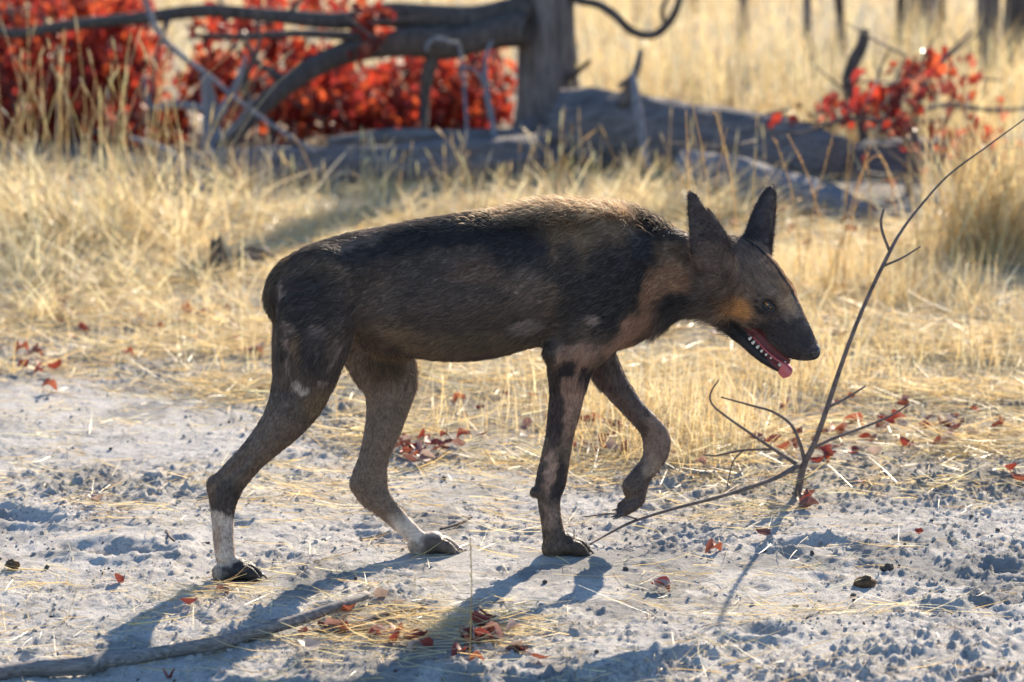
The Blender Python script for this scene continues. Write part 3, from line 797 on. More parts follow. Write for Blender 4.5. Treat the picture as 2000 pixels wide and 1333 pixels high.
def hair(name, pts, rad, col, K, mat=None):
    N = len(pts) // K
    h = bpy.data.hair_curves.new(name)
    h.add_curves([K] * N)
    h.attributes['position'].data.foreach_set('vector', np.ascontiguousarray(pts, np.float32).ravel())
    r = h.attributes.get('radius') or h.attributes.new('radius', 'FLOAT', 'POINT')
    r.data.foreach_set('value', np.ascontiguousarray(rad, np.float32))
    c = h.attributes.new('coat', 'FLOAT_COLOR', 'CURVE')
    cc = np.ones((N, 4), np.float32); cc[:, :3] = col
    c.data.foreach_set('color', cc.ravel())
    return link(name, h, mat or M_HAIR, wd)
bald = hm & ((ha > 122) | mouth | ((np.abs(hc) < 34) & (hb < -48) & (hb > -84) & (ha > 0)))
eyez = hm & (np.hypot(ha - 8, hb) < 15) & (np.abs(hc) > 30)
okf = np.where(bald | eyez, 0.0, 1.0)
lenv = np.full(len(bv), .013)
lenv[py > 760] = .0065; lenv[hm] = .011; lenv[hm & (ha > 20)] = .004; lenv[ear] = .006
hair('fur', *strands(150000, lambda i: okf[i] * (1 + 1.2 * hm[i]) * np.where(vv[i] > -.02, 1.0, .45), lambda i: lenv[i], .28, .00026, seed=2))
# mane along the withers
up_n = (vn @ WA)
mane_w = sstep(.50, .97, up_n) ** 1.6 * sstep(880, 1060, px) * sstep(1335, 1270, px) * (py < 470)
def mane_col(rg, N, i):
    t = rg.uniform(0, 1, N)[:, None]
    dk = sstep(1225, 1265, px[i])[:, None] * (rg.uniform(0, 1, N)[:, None] < .75)
    c = np.array([.88, .66, .42]) * t + np.array([.34, .22, .13]) * (1 - t)
    bl = (sstep(.70, .94, up_n[i]) * rg.uniform(.5, 1, N))[:, None]
    c = c * bl + (coat[i] * 1.5) * (1 - bl)
    return c * (1 - dk) + np.array([.03, .025, .024]) * dk
hair('mane', *strands(6500, lambda i: mane_w[i], lambda i: .015 + .018 * sstep(960, 1080, px[i]) * sstep(1330, 1240, px[i]), 1.0, .0004, .5, .45, seed=3, colour=mane_col), M_MANE)
back_w = sstep(.7, .95, up_n) * (py < 520) * (px < 1100)
hair('back_hair', *strands(5000, lambda i: back_w[i], lambda i: np.full(len(i), .019), .42, .0003, .5, .35, seed=4,
     colour=lambda rg, N, i: coat[i] * .5 + .5 * np.array([.20, .16, .12]) * rg.uniform(.2, 1.4, N)[:, None]))
# throat ruff and cheek tufts
ruff_w = (sstep(1265, 1310, px) * sstep(1440, 1395, px) * sstep(575, 610, py) + .8 * ((np.abs(px - 1400) < 34) & (np.abs(py - 570) < 34) & (vv > .03))) * (px > 1260) * (py < 700)
hair('throat_ruff', *strands(4200, lambda i: ruff_w[i], lambda i: np.full(len(i), .027), .55, .00034, .3, .4, seed=5,
     colour=lambda rg, N, i: coat[i] * .55 + np.array([.035, .026, .022]) + .05 * rg.uniform(0, 1, N)[:, None] ** 3))
tail_w = ((px < 575) & (py > 470) & (py < 620) & (np.abs(vv) < .03)) * 1.0
hair('tail_hair', *strands(2600, lambda i: tail_w[i], lambda i: np.full(len(i), .02), .3, .00034, .3, .3, seed=6, extra=lambda r: np.tile([-.35, 0, -1.0], (len(r), 1)),
     colour=lambda rg, N, i: np.array([.13, .085, .05]) * rg.uniform(.4, 1.5, N)[:, None]))
ear_edge = ear & (np.abs(vn @ VA) < .75)
hair('ear_fringe', *strands(2600, lambda i: ear_edge[i] * 1.0, lambda i: np.full(len(i), .007), .9, .00024, .2, .5, seed=7))
sheath_w = ((px > 715) & (px < 790) & (py > 655) & (py < 735) & (np.abs(vv) < .03)) * 1.0
if sheath_w.sum() > 10:
    hair('belly_tuft', *strands(700, lambda i: sheath_w[i], lambda i: np.full(len(i), .026), .4, .00034, .2, .3, seed=8, extra=lambda r: np.tile([.25, 0, -1.0], (len(r), 1)),
         colour=lambda rg, N, i: np.array([.16, .095, .05]) * rg.uniform(.4, 1.5, N)[:, None]))
# ------------------------------------------------------------------ trees, logs and dead wood
def Ppath(rows):
    a = np.array(rows, float)
    pts = P(a[:, 0], a[:, 1], a[:, 2])
    return pts, a[:, 3] * a[:, 2] / FPX
def limb(name, rows, mat, parent=None, sides=10, n=6, rough=.10, ridges=0.0, taper_end=True, **kw):
    pts, rad = Ppath(rows)
    sm = spline(np.column_stack([pts, rad]), n)
    c = sm[:, :3]; r = np.maximum(sm[:, 3], .0008)
    if parent is not None:
        o = np.array(parent.location); c = c - o
    v, q, t = tube(c, r, sides, rough, 5.0, ridges, seed=rows[0][0] * .013, **kw)
    return link(name, new_mesh(name, v, q, t), mat, parent)
def base_pt(px, Y):
    p = P(px, 300, Y); return np.array([p[0], Y, float(gz(p[0], Y))])
def upto(Y, h, px, r):
    """row for a point h metres up, at ground distance Y"""
    a = math.atan2(h - CAM[2], Y); yy = H0 / 2 - FPX * math.tan(a + PITCH)
    return (px, yy, Y, r)
# the standing tree
t0 = base_pt(1071, 14.35)
tree = empty('dead_tree', t0, 'thick grey standing tree trunk with furrowed bark between the fallen logs', 'tree')
limb('trunk', [upto(14.35, -.05, 1074, 88), upto(14.35, .10, 1074, 66), (1072, 180, 14.35, 57), (1070, 80, 14.35, 54), (1068, 0, 14.35, 53), upto(14.35, .9, 1066, 51), upto(14.35, 1.15, 1063, 46), upto(14.35, 1.3, 1050, 22)],
     M_BARK, tree, 56, 12, .06, .13, rfreq=4.5, lfreq=1.6)
limb('branch', [(1085, -22, 14.33, 11), (1128, 0, 14.3, 8.5), (1170, 10, 14.25, 8.5), (1203, 32, 14.2, 8.5), (1236, 62, 14.2, 8.5), (1275, 68, 14.2, 8.5), (1305, 46, 14.2, 8), (1326, 5, 14.2, 7), (1340, -60, 14.2, 6), (1390, -190, 14.2, 3)], M_DARKBARK, tree)
limb('branch', [(1300, 50, 14.2, 5), (1293, 20, 14.2, 4), (1305, -10, 14.2, 3), (1300, -50, 14.2, 2)], M_DARKBARK, tree, 7)
limb('branch', [(1100, 160, 14.3, 9), (1128, 140, 14.25, 6), (1152, 120, 14.2, 4.5)], M_DARKBARK, tree, 8)
for rows in ([(1040, 262, 14.2, 30), (1010, 275, 14.0, 20), (950, 290, 13.7, 10)], [(1105, 250, 14.2, 34), (1135, 285, 13.9, 22), (1165, 318, 13.65, 9)], [(1075, 270, 14.1, 34), (1078, 300, 13.85, 22), (1082, 322, 13.7, 10)]):
    limb('root', rows, M_BARK, tree, 14, 6, .12, .12)
def log(label, rows, mat=None, sides=30, ridges=.10, n=10, name='fallen_log', stubs=(), group=None):
    pts, rad = Ppath(rows)
    mid = pts[len(pts) // 2].copy(); mid[2] = float(gz(mid[0], mid[1]))
    e = empty(name, mid, label, 'log' if name == 'fallen_log' else 'branch', group)
    limb('trunk' if name == 'fallen_log' else 'stem', rows, mat or M_BARK, e, sides, n, .09, ridges, rfreq=3.5, lfreq=1.8)
    for s in stubs: limb('branch', s, mat or M_BARK, e, 8, 5)
    return e
log('big grey fallen log lying right of the standing trunk', [(1095, 268, 13.95, 84), (1180, 268, 13.9, 84), (1300, 276, 13.85, 80), (1420, 286, 13.8, 74), (1540, 304, 13.7, 66), (1640, 322, 13.6, 54)], M_LOG, 44,
    stubs=[[(1215, 205, 13.8, 14), (1232, 165, 13.75, 9), (1245, 130, 13.7, 8), (1252, 97, 13.7, 5)], [(1208, 170, 13.75, 5), (1226, 158, 13.75, 6), (1234, 152, 13.7, 7)]])
log('long grey fallen log lying left of the standing trunk', [(285, 352, 13.35, 34), (420, 340, 13.35, 44), (600, 334, 13.4, 50), (800, 328, 13.45, 50), (950, 318, 13.55, 46), (1050, 306, 13.7, 40)], M_LOG, 36)
log('thin fallen log lying on top of the long left log', [(640, 282, 13.75, 12), (760, 270, 13.75, 18), (880, 272, 13.75, 18), (1000, 268, 13.8, 16)], M_LOG, 18)
log('pale weathered log angled in front of the big fallen log', [(1330, 322, 13.25, 30), (1430, 345, 13.15, 40), (1530, 376, 13.0, 42), (1630, 402, 12.85, 34), (1690, 416, 12.8, 16)], M_PALELOG, 30)
log('dark fallen log under the sparse red shrub', [(1610, 340, 13.7, 46), (1740, 335, 13.75, 62), (1880, 330, 13.8, 64), (2060, 325, 13.9, 60)], M_LOG, 30)
log('blue grey log end lying beyond the sparse red shrub', [(1862, 186, 15.9, 26), (1930, 190, 15.85, 34), (2040, 196, 15.8, 36)], M_PALELOG, 26)
log('low half buried log beside the right hand golden tussock', [(1560, 420, 12.6, 14), (1680, 440, 12.55, 20), (1800, 436, 12.6, 18), (1900, 430, 12.7, 10)], M_LOG, 20)
st = empty('propped_stick', base_pt(1252, 13.3), 'slim pale blue stick propped upright against the big log', 'stick')
limb('stem', [(1266, 330, 13.3, 7), (1256, 280, 13.35, 8), (1246, 220, 13.4, 9), (1240, 175, 13.45, 8), (1236, 140, 13.5, 4)], M_DEADWOOD, st, 9)
def dead_branch(label, rows, twigs=(), mat=None, sides=14):
    return log(label, rows, mat or M_DARKBARK, sides, .07, 8, 'dead_branch', twigs)
dead_branch('thick dark limb sloping down left from the standing trunk', [(1030, 60, 14.2, 34), (960, 68, 14.2, 30), (880, 86, 14.2, 30), (800, 82, 14.2, 28), (700, 98, 14.2, 24), (620, 128, 14.1, 22), (555, 170, 14.0, 20), (490, 228, 13.9, 18), (425, 300, 13.75, 17)],
    [[(850, 95, 14.2, 16), (835, 150, 14.2, 13), (830, 200, 14.2, 9), (828, 260, 14.1, 7)], [(560, 165, 14.0, 12), (530, 140, 14.0, 9), (500, 120, 14.0, 6), (470, 60, 14.0, 4)], [(490, 225, 13.9, 9), (478, 160, 13.9, 7), (505, 90, 13.9, 5), (500, 20, 13.9, 3)]])
dead_branch('long dark limb running level above the red bushes', [(1040, 20, 14.3, 30), (940, 40, 14.3, 32), (850, 38, 14.3, 30), (760, 30, 14.3, 24), (660, 42, 14.3, 17), (540, 32, 14.3, 14), (400, 22, 14.3, 13), (280, 36, 14.3, 12), (140, 50, 14.3, 11), (40, 66, 14.3, 10), (-60, 80, 14.3, 8), (-260, 330, 13.4, 6)],
    [[(330, 30, 14.3, 6), (322, 60, 14.2, 5), (305, 110, 14.1, 4), (296, 180, 14.0, 4), (290, 235, 14.0, 3)], [(560, 34, 14.3, 6), (600, -20, 14.3, 4), (640, -80, 14.3, 2)], [(880, 60, 14.2, 12), (760, 75, 14.2, 11), (600, 66, 14.15, 8), (480, 72, 14.1, 7), (380, 70, 14.1, 5)]])
dead_branch('upright blue grey stump rising behind the left log', [(418, 330, 13.6, 24), (414, 270, 13.65, 20), (412, 220, 13.7, 17), (402, 160, 13.7, 11), (398, 148, 13.7, 9)],
    [[(412, 215, 13.7, 9), (350, 205, 13.7, 8), (300, 210, 13.7, 7), (286, 190, 13.7, 5), (282, 150, 13.7, 4)], [(418, 240, 13.65, 10), (450, 190, 13.65, 9), (470, 145, 13.65, 6), (480, 110, 13.65, 4)], [(425, 280, 13.6, 8), (470, 240, 13.5, 6), (490, 200, 13.4, 4)]], M_DEADWOOD)
dead_branch('thin blue grey twig hanging diagonally through the red bush', [(278, -30, 13.9, 5), (290, 20, 13.9, 6), (312, 66, 13.85, 6), (350, 105, 13.8, 6), (410, 150, 13.7, 5), (470, 200, 13.6, 5), (540, 250, 13.5, 4), (620, 300, 13.3, 4)], mat=M_DEADWOOD, sides=9)
dead_branch('curved pale blue stick lying on the big straw tussock', [(255, 270, 12.9, 5), (295, 282, 12.85, 7), (340, 306, 12.8, 8), (372, 338, 12.75, 8), (398, 375, 12.7, 6)], mat=M_DEADWOOD, sides=9)
dead_branch('slim crooked twig standing left of the trunk base', [(968, 300, 13.6, 5), (962, 240, 13.7, 6), (950, 180, 13.75, 6), (948, 120, 13.8, 5), (960, 80, 13.85, 3)], [[(950, 170, 13.75, 4), (930, 140, 13.75, 3), (895, 128, 13.75, 2)]], M_DEADWOOD, 9)
dead_branch('pale arched twig above the red leaves beside the trunk', [(832, 100, 13.95, 4), (838, 84, 13.95, 5), (856, 76, 13.95, 5), (880, 84, 13.95, 4), (900, 105, 13.95, 3), (915, 300, 13.5, 3)], mat=M_DEADWOOD, sides=8)
# trees scattered in the straw field
def far_tree(px, by, r, label, lean=0, bend=0, mat=None, twigs=2):
    g = G(px, by); Y = g[1]
    e = empty('bare_tree', (g[0], Y, float(gz(g[0], Y))), label, 'tree')
    rows = [upto(Y, -.04, px, r * 1.35), upto(Y, .25, px + bend * .5, r), upto(Y, .8, px + lean * .3 + bend, r * .95), upto(Y, 1.2, px + lean * .7, r * .8), upto(Y, 1.6, px + lean, r * .55), upto(Y, 1.95, px + lean * 1.3, r * .15)]
    limb('trunk', rows, mat or M_BARK, e, 16, 8, .08, .08)
    for i in range(twigs):
        hh = 0.5 + .5 * i + .2 * random.random(); s = random.choice((-1, 1)) * (40 + 60 * random.random())
        x0 = px + lean * .3
        limb('branch', [upto(Y, hh, x0, r * .45), upto(Y, hh + .25, x0 + s * .5, r * .35), upto(Y, hh + .5, x0 + s, r * .22), upto(Y, hh + .75, x0 + s * 1.2, r * .08)], mat or M_BARK, e, 8, 5)
far_tree(1452, 128, 10, 'slim straight tree standing alone in the straw field', 6)
far_tree(1577, 176, 8, 'slim dark tree rising just past the big log', -6)
far_tree(1648, 150, 9, 'slim tree leaning left behind the sparse red shrub', -46, -14, M_DARKBARK)
far_tree(1760, 104, 10, 'slender dark tree beside the broad brown tree', -16, 0, M_DARKBARK)
far_tree(1800, 118, 26, 'broad brown tree in the straw field behind the red shrub', -10, 0)
far_tree(1838, 92, 10, 'narrow dark tree just right of the broad brown tree', 0, 0, M_DARKBARK)
far_tree(1930, 160, 24, 'broad grey tree with blue twigs behind the blue grey log', -8, 0)
far_tree(1998, 170, 34, 'thick dark tree at the end of the blue grey log', 16, -8, M_DARKBARK)
far_tree(1355, 30, 7, 'thin faint tree far out in the straw field', 3)
far_tree(600, 25, 9, 'thin tree in the field beyond the red bushes', -10)
ss = empty('crooked_stem', base_pt(1682, 14.0), 'crooked dark stem bending up from behind the log end', 'stem')
limb('stem', [(1690, 300, 13.9, 10), (1684, 240, 13.95, 11), (1668, 190, 14.0, 13), (1657, 155, 14.0, 11), (1668, 120, 14.0, 12), (1684, 88, 14.0, 11), (1690, 58, 14.0, 9)], M_DARKBARK, ss, 12)
# dark lumps added for shade patches in the straw; dung and a clod
def lump(name, label, cat, px, py, rx, ry, rz, mat, seed, group=None, n=22):
    g = G(px, py); z = float(gz(g[0], g[1]))
    th, ph = np.meshgrid(np.linspace(0, np.pi, n // 2 + 1), np.linspace(0, 2 * np.pi, n, endpoint=False), indexing='ij')
    d = np.stack([np.sin(th) * np.cos(ph), np.sin(th) * np.sin(ph), np.cos(th)], -1)
    r = 1 + .45 * fbm(d[..., 0] * 1.6 + seed, d[..., 1] * 1.6, d[..., 2] * 1.6, 4, .6)
    v = (d * r[..., None] * np.array([rx, ry, rz])).reshape(-1, 3); v[:, 2] += rz * .55
    i, j = np.meshgrid(np.arange(n // 2), np.arange(n), indexing='ij')
    q = np.stack([i * n + j, (i + 1) * n + j, (i + 1) * n + (j + 1) % n, i * n + (j + 1) % n], -1).reshape(-1, 4)
    o = link(name, new_mesh(name, v, q), mat, None, (g[0], g[1], z))
    return tag(o, label, cat, group)
M_CLOD = bark('dark_earth', (.04, .03, .026), (.19, .145, .115), (1, 1, 1), .008, 30.0)
M_DUNG = bark('dung_fibre', (.045, .028, .016), (.24, .14, .075), (1, 1, 1), .004, 90.0)
lump('shade_lump', 'dark brown broken stump half hidden in straw behind the dog\'s rump', 'shade lump', 432, 540, .035, .04, .075, M_CLOD, 2.0)  # this and the next lump are added where the trunk's shadow darkens the straw
lump('shade_lump', 'low dark lump added for the trunk shadow just right of the taller lump', 'earth lump', 490, 525, .06, .05, .035, M_CLOD, 5.0)
lump('tussock_shade_lump', 'dark lump added for the shade under the big straw tussock', 'earth lump', 95, 470, .09, .07, .06, M_CLOD, 8.0)  # added to darken the straw where shade lies below the tussock
lump('dung_lump', 'brown crumbly dung lump lying alone on trampled sand', 'dung', 1690, 1142, .021, .018, .015, M_DUNG, 3.0)
lump('dung_lump', 'small dark dung lump beside the road left of the hind paw', 'dung', 26, 1122, .014, .012, .010, M_DUNG, 6.0)
lump('earth_clod', 'rounded grey clod next to the brown dung lump', 'clod', 1733, 1112, .012, .010, .009, M_CLOD, 4.0)
# fallen sticks on the sand
def stick(label, rows, mat, twigs=(), name='fallen_stick', sides=12):
    def ground(rs):
        out = []
        for px_, py_, r_, lift in rs:
            g = G(px_, py_); z = float(gz(g[0], g[1])) + r_ * g[1] / FPX * .7 + lift
            g = G(px_, py_, z); out.append((*g, r_ * g[1] / FPX))
        return np.array(out)
    a = ground(rows); e = empty(name, (*a[len(a) // 2, :2], float(gz(*a[len(a) // 2, :2]))), label, 'stick')
    for nm, rs in [('stem', rows)] + [('twig', t) for t in twigs]:
        s = spline(ground(rs), 8)
        v, q, t = tube(s[:, :3] - np.array(e.location), np.maximum(s[:, 3], .0006), sides, .26, 9.0, .10, seed=rs[0][0] * .01)
        link(nm, new_mesh(nm, v, q, t), mat, e)
stick('long grey crooked branch lying on sand in the dog\'s shadow', [(-30, 1322, 15, 0), (60, 1308, 15, .002), (160, 1302, 15.5, .002), (185, 1298, 17, .002), (250, 1288, 15, .002), (330, 1272, 14, .003), (420, 1257, 13, .004), (495, 1238, 13.5, .004), (530, 1228, 11.5, .005), (600, 1206, 11, .007), (660, 1184, 10.5, .010), (716, 1163, 9, .014)], M_STICK,
      [[(500, 1236, 8, 0), (530, 1216, 6, 0), (556, 1210, 3, .002)]])
stick('dark short stick among the red leaf litter', [(590, 1240, 7, 0), (650, 1232, 8, 0), (720, 1228, 8, 0), (790, 1230, 6, 0)], M_TWIG)
stick('thin dark stick crossing above the short stick', [(690, 1222, 5, .003), (740, 1205, 6, .003), (800, 1192, 4, .002), (830, 1188, 3, 0)], M_TWIG)
stick('stubby pale twig pointing at the camera in the leaf litter', [(932, 1186, 7, .01), (934, 1210, 8, .006), (926, 1236, 7, .002), (910, 1262, 5, 0)], M_STICK)
stick('short grey stick on bare sand away from the dog', [(1875, 1336, 8, 0), (1920, 1322, 9, 0), (1958, 1302, 7, .002)], M_STICK)
stick('little dark twig between the hind paws', [(860, 1034, 2.5, 0), (900, 1022, 3, .003), (922, 1010, 2, .008)], M_TWIG)
stick('wiry curled twig on sand behind the near hind leg', [(325, 1036, 2.5, 0), (335, 1052, 2.5, .002), (362, 1066, 2.5, 0), (410, 1060, 2, 0)], M_TWIG)
# the thin bare sapling in front of the dog's muzzle
sb = G(1560, 972); sb[2] = float(gz(sb[0], sb[1]))
sap = empty('sapling', sb, 'thin bare brown sapling growing at the road edge before the dog\'s nose', 'sapling')
YS = float(sb[1])
limb('stem', [(1556, 980, YS, 9), (1562, 945, YS, 7.5), (1572, 905, YS, 6.5), (1590, 868, YS, 5.6), (1612, 808, YS, 5.2), (1640, 722, YS + .02, 4.8), (1668, 645, YS + .03, 4.5), (1700, 570, YS + .05, 4.2), (1736, 496, YS + .07, 4), (1758, 456, YS + .1, 3.2), (1792, 410, YS + .12, 2.6), (1850, 345, YS + .15, 2.1), (1930, 285, YS + .2, 1.7), (2030, 212, YS + .25, 1.2)], M_TWIG, sap, 10)
_ge = G(1150, 1066)[1]
for rows in ([(1562, 908, YS, 6), (1520, 932, YS - .06, 4.6), (1470, 950, YS - .12, 4.2), (1400, 972, YS - .2, 3.8), (1320, 993, YS - .28, 3.4), (1240, 1018, YS - .35, 3), (1190, 1042, YS - .4, 2.6), (1152, 1064, _ge, 1.8)],
             [(1564, 912, YS, 5), (1520, 884, YS - .01, 3.6), (1470, 850, YS - .02, 3), (1420, 815, YS - .03, 2.4), (1391, 790, YS - .03, 2), (1388, 768, YS - .03, 1.8), (1404, 742, YS - .03, 1.4)],
             [(1572, 902, YS, 4.5), (1562, 866, YS, 3.5), (1545, 830, YS, 3), (1510, 805, YS, 2.6), (1470, 793, YS, 2.2), (1408, 776, YS, 1.6)],
             [(1510, 878, YS - .01, 2.6), (1450, 880, YS - .02, 2.2), (1400, 890, YS - .03, 1.8), (1372, 889, YS - .03, 1.2)], [(1452, 880, YS - .02, 1.8), (1432, 902, YS - .03, 1.6), (1420, 950, YS - .05, 1.2)],
             [(1592, 874, YS, 3.4), (1630, 856, YS, 3), (1690, 834, YS, 2.6), (1740, 812, YS, 2), (1776, 790, YS, 1.4)], [(1618, 796, YS, 3), (1650, 780, YS, 2.6), (1690, 755, YS, 1.6)],
             [(1738, 492, YS + .07, 3.2), (1724, 455, YS + .07, 3), (1721, 432, YS + .07, 2.8), (1726, 408, YS + .07, 2.2)], [(1725, 520, YS + .06, 2.8), (1760, 505, YS + .06, 2.2), (1798, 482, YS + .06, 1.6)],
             [(1244, 1014, YS - .35, 2), (1200, 1004, YS - .33, 1.8), (1140, 1010, YS - .3, 1.2)]):
    limb('twig', rows, M_TWIG, sap, 7, 6)
# ------------------------------------------------------------------ red leaves
LEAF_COL = [(.42, .045, .022), (.55, .10, .035), (.30, .035, .028), (.22, .05, .04), (.50, .16, .10), (.36, .20, .16)]
def leaf_geo(L, Wd, fold, curl, seed, K=5):
    """a lobed oval leaf, folded along its midrib and curled: verts, quads"""
    s = np.linspace(0, 1, K + 1)
    w = Wd * np.sin(np.pi * np.clip(s * .94 + .05, 0, 1)) ** .7 * (1 + .12 * np.sin(s * 9 + seed))
    z = curl * L * (s - .5) ** 2 * np.sign(curl + 1e-6) * np.sign(curl + 1e-6)
    v = []
    for side in (-1, 0, 1):
        v.append(np.stack([s * L - L / 2, side * w * math.cos(fold), z + abs(side) * w * math.sin(fold) + .002 * np.sin(7 * s + side + seed)], -1))
    v = np.concatenate(v); n = K + 1
    q = [(a * n + i, a * n + i + 1, (a + 1) * n + i + 1, (a + 1) * n + i) for a in (0, 1) for i in range(K)]
    return v, np.array(q)
FALLM = []
LEAFM = []
for ci, c in enumerate(LEAF_COL):
    for si in range(3):
        v, q = leaf_geo(.046, .0165 + .003 * si, (.25, .6, .95)[si], (.5, 1.0, -.7)[si], ci + 2.1 * si)
        m = new_mesh('leaf', v, q, tint=np.array(c) * (0.85 + .15 * si)); m.materials.append(M_LEAF); LEAFM.append(m)
        c2 = [(.30, .055, .035), (.38, .11, .06), (.22, .05, .04), (.20, .085, .07), (.36, .19, .15), (.46, .33, .27)][ci]
        m = new_mesh('leaf', v, q, tint=np.array(c2) * (0.85 + .15 * si)); m.materials.append(M_LITTER); FALLM.append(m)
def rotmat(e):
    cx, cy, cz = np.cos(e).T; sx, sy, sz = np.sin(e).T
    return np.stack([np.stack([cy * cz, sx * sy * cz - cx * sz, cx * sy * cz + sx * sz], -1),
                     np.stack([cy * sz, sx * sy * sz + cx * cz, cx * sy * sz - sx * cz], -1),
                     np.stack([-sy, sx * cy, cx * cy], -1)], -2)
def leaf_stuff(pos, eul, scl, cidx, smul=1.0):
    sp = Soup()
    Rm = rotmat(eul)
    for i in range(len(pos)):
        si = i % 3
        v, q = leaf_cache[si]
        sp.add(v * scl[i] @ Rm[i].T + pos[i], q, None, np.array(LEAF_COL[cidx[i]]) * smul)
    return sp
leaf_cache = [leaf_geo(.046, .0165 + .003 * si, (.25, .6, .95)[si], (.5, 1.0, -.7)[si], 2.1 * si, 3) for si in range(3)]
def bush(label, stems, clumps, n, seed, size=1.0, singles=300, stem_mat=None, twig_n=26, dull=False):
    """clumps rows: px, py, rx, ry, Y0, Y1, weight; leaves hang on twigs through the clumps"""
    rg = np.random.default_rng(seed)
    s0 = stems[0][0]; e = empty('red_leaved_bush', base_pt(s0[0], s0[2]), label, 'bush')
    o = np.array(e.location)
    for rows in stems: limb('stem', rows, stem_mat or M_TWIG, e, 8, 6)
    cl = np.array(clumps, float); pk = cl[:, 6] / cl[:, 6].sum()
    # twigs first, then leaves strung along them
    tips = []
    for i in range(twig_n):
        c = cl[rg.choice(len(cl), p=pk)]
        Y = rg.uniform(c[4], c[5]); x, y = c[0] + c[2] * rg.normal() * .5, c[1] + c[3] * rg.normal() * .5
        a = rg.uniform(-.6, 3.7); L = rg.uniform(60, 150)
        rows = [(x, y, Y, 3), (x + L * .5 * math.cos(a), y - L * .4 * math.sin(a), Y + rg.normal() * .05, 2.4), (x + L * math.cos(a) + 8, y - L * .8 * math.sin(a), Y + rg.normal() * .1, 1.4)]
        limb('twig', rows, M_TWIG, e, 5, 4); tips.append(rows)
    ci = rg.choice(len(cl), n, p=pk); c = cl[ci]
    ang = rg.uniform(0, 2 * np.pi, n); rr = np.sqrt(rg.uniform(0, 1, n))
    pxs = c[:, 0] + c[:, 2] * rr * np.cos(ang); pys = c[:, 1] + c[:, 3] * rr * np.sin(ang)
    Y = rg.uniform(c[:, 4], c[:, 5])
    # clumpy: pull groups of leaves together
    grp = rg.integers(0, max(1, n // 14), n)
    first = np.full(n // 14 + 1, -1)
    for i in range(n):
        if first[grp[i]] < 0: first[grp[i]] = i
    f = first[grp]; pull = .62 if dull else .86
    pxs = pxs * (1 - pull) + pxs[f] * pull + rg.normal(size=n) * 13; pys = pys * (1 - pull) + pys[f] * pull + rg.normal(size=n) * 13; Y = Y * (1 - pull) + Y[f] * pull
    pos = P(pxs, pys, Y); pos[:, 2] = np.maximum(pos[:, 2], gz(pos[:, 0], pos[:, 1]) + .012)
    eul = np.stack([rg.uniform(-1.2, 1.2, n), rg.uniform(.2, 1.6, n), rg.uniform(0, 6.28, n)], -1)
    scl = rg.uniform(.6, 1.35, n) * size
    col = rg.choice(5, n, p=[.20, .12, .34, .26, .08] if dull else [.27, .22, .28, .18, .05])
    order = np.argsort(Y)                                  # the ones in front show largest
    for i in order[:singles]:
        lf = link('leaf', LEAFM[col[i] * 3 + i % 3], None, e, [float(q) for q in pos[i] - o])
        lf.rotation_euler = eul[i]; lf.scale = (scl[i],) * 3
    rest = order[singles:]
    if len(rest):
        sp = leaf_stuff(pos[rest] - o, eul[rest], scl[rest], col[rest])
        tag(link('foliage', sp.mesh('foliage'), M_LEAF, e), kind='stuff')
    return e
bush('dense dark red bush behind the big straw tussock',
     [[(110, 330, 14.6, 9), (120, 200, 14.7, 8), (90, 60, 14.8, 6), (70, -80, 14.9, 3)], [(150, 330, 14.7, 8), (220, 180, 14.8, 6), (290, 40, 14.9, 4)], [(60, 330, 14.6, 7), (20, 180, 14.7, 5), (-40, 40, 14.8, 3)]],
     [(60, 40, 120, 90, 14.5, 15.6, 2.2), (60, 190, 130, 100, 14.3, 15.5, 2.6), (220, 60, 110, 90, 14.5, 15.5, 2.0), (220, 200, 120, 100, 14.2, 15.3, 2.6), (300, 250, 90, 50, 14.0, 14.8, .9), (-60, 120, 90, 140, 14.4, 15.6, 1.0)], 3100, 21, 1.05)
bush('glowing red orange bush tangled in the dead limbs',
     [[(540, 320, 14.5, 9), (520, 200, 14.6, 7), (460, 90, 14.7, 5), (420, -30, 14.8, 3)], [(560, 320, 14.5, 8), (640, 180, 14.7, 6), (700, 40, 14.9, 4)]],
     [(430, 70, 90, 60, 14.4, 15.4, .6), (420, 180, 70, 60, 14.2, 15.2, .7), (560, 220, 110, 55, 14.2, 15.2, 1.2), (660, 190, 80, 70, 14.3, 15.3, 1.5), (740, 60, 30, 50, 14.0, 14.3, .35), (560, 100, 60, 40, 14.5, 15.4, .4), (640, 15, 60, 30, 14.6, 15.4, .4), (520, 10, 90, 30, 14.6, 15.4, .5)], 1500, 22, 1.0)
bush('bright red bush glowing just left of the standing trunk',
     [[(860, 310, 14.7, 8), (850, 200, 14.8, 6), (810, 80, 14.9, 4)], [(880, 310, 14.7, 7), (930, 190, 14.8, 5), (980, 70, 14.9, 3)]],
     [(760, 200, 80, 70, 14.4, 15.4, 1.5), (860, 220, 80, 50, 14.4, 15.3, 1.3), (960, 190, 50, 80, 14.6, 15.5, 1.0), (900, 150, 60, 60, 14.6, 15.5, .8), (985, 110, 25, 40, 14.8, 15.5, .3), (830, 130, 60, 30, 14.6, 15.4, .4), (700, 250, 90, 24, 14.2, 14.8, .8)], 1400, 23, .95)
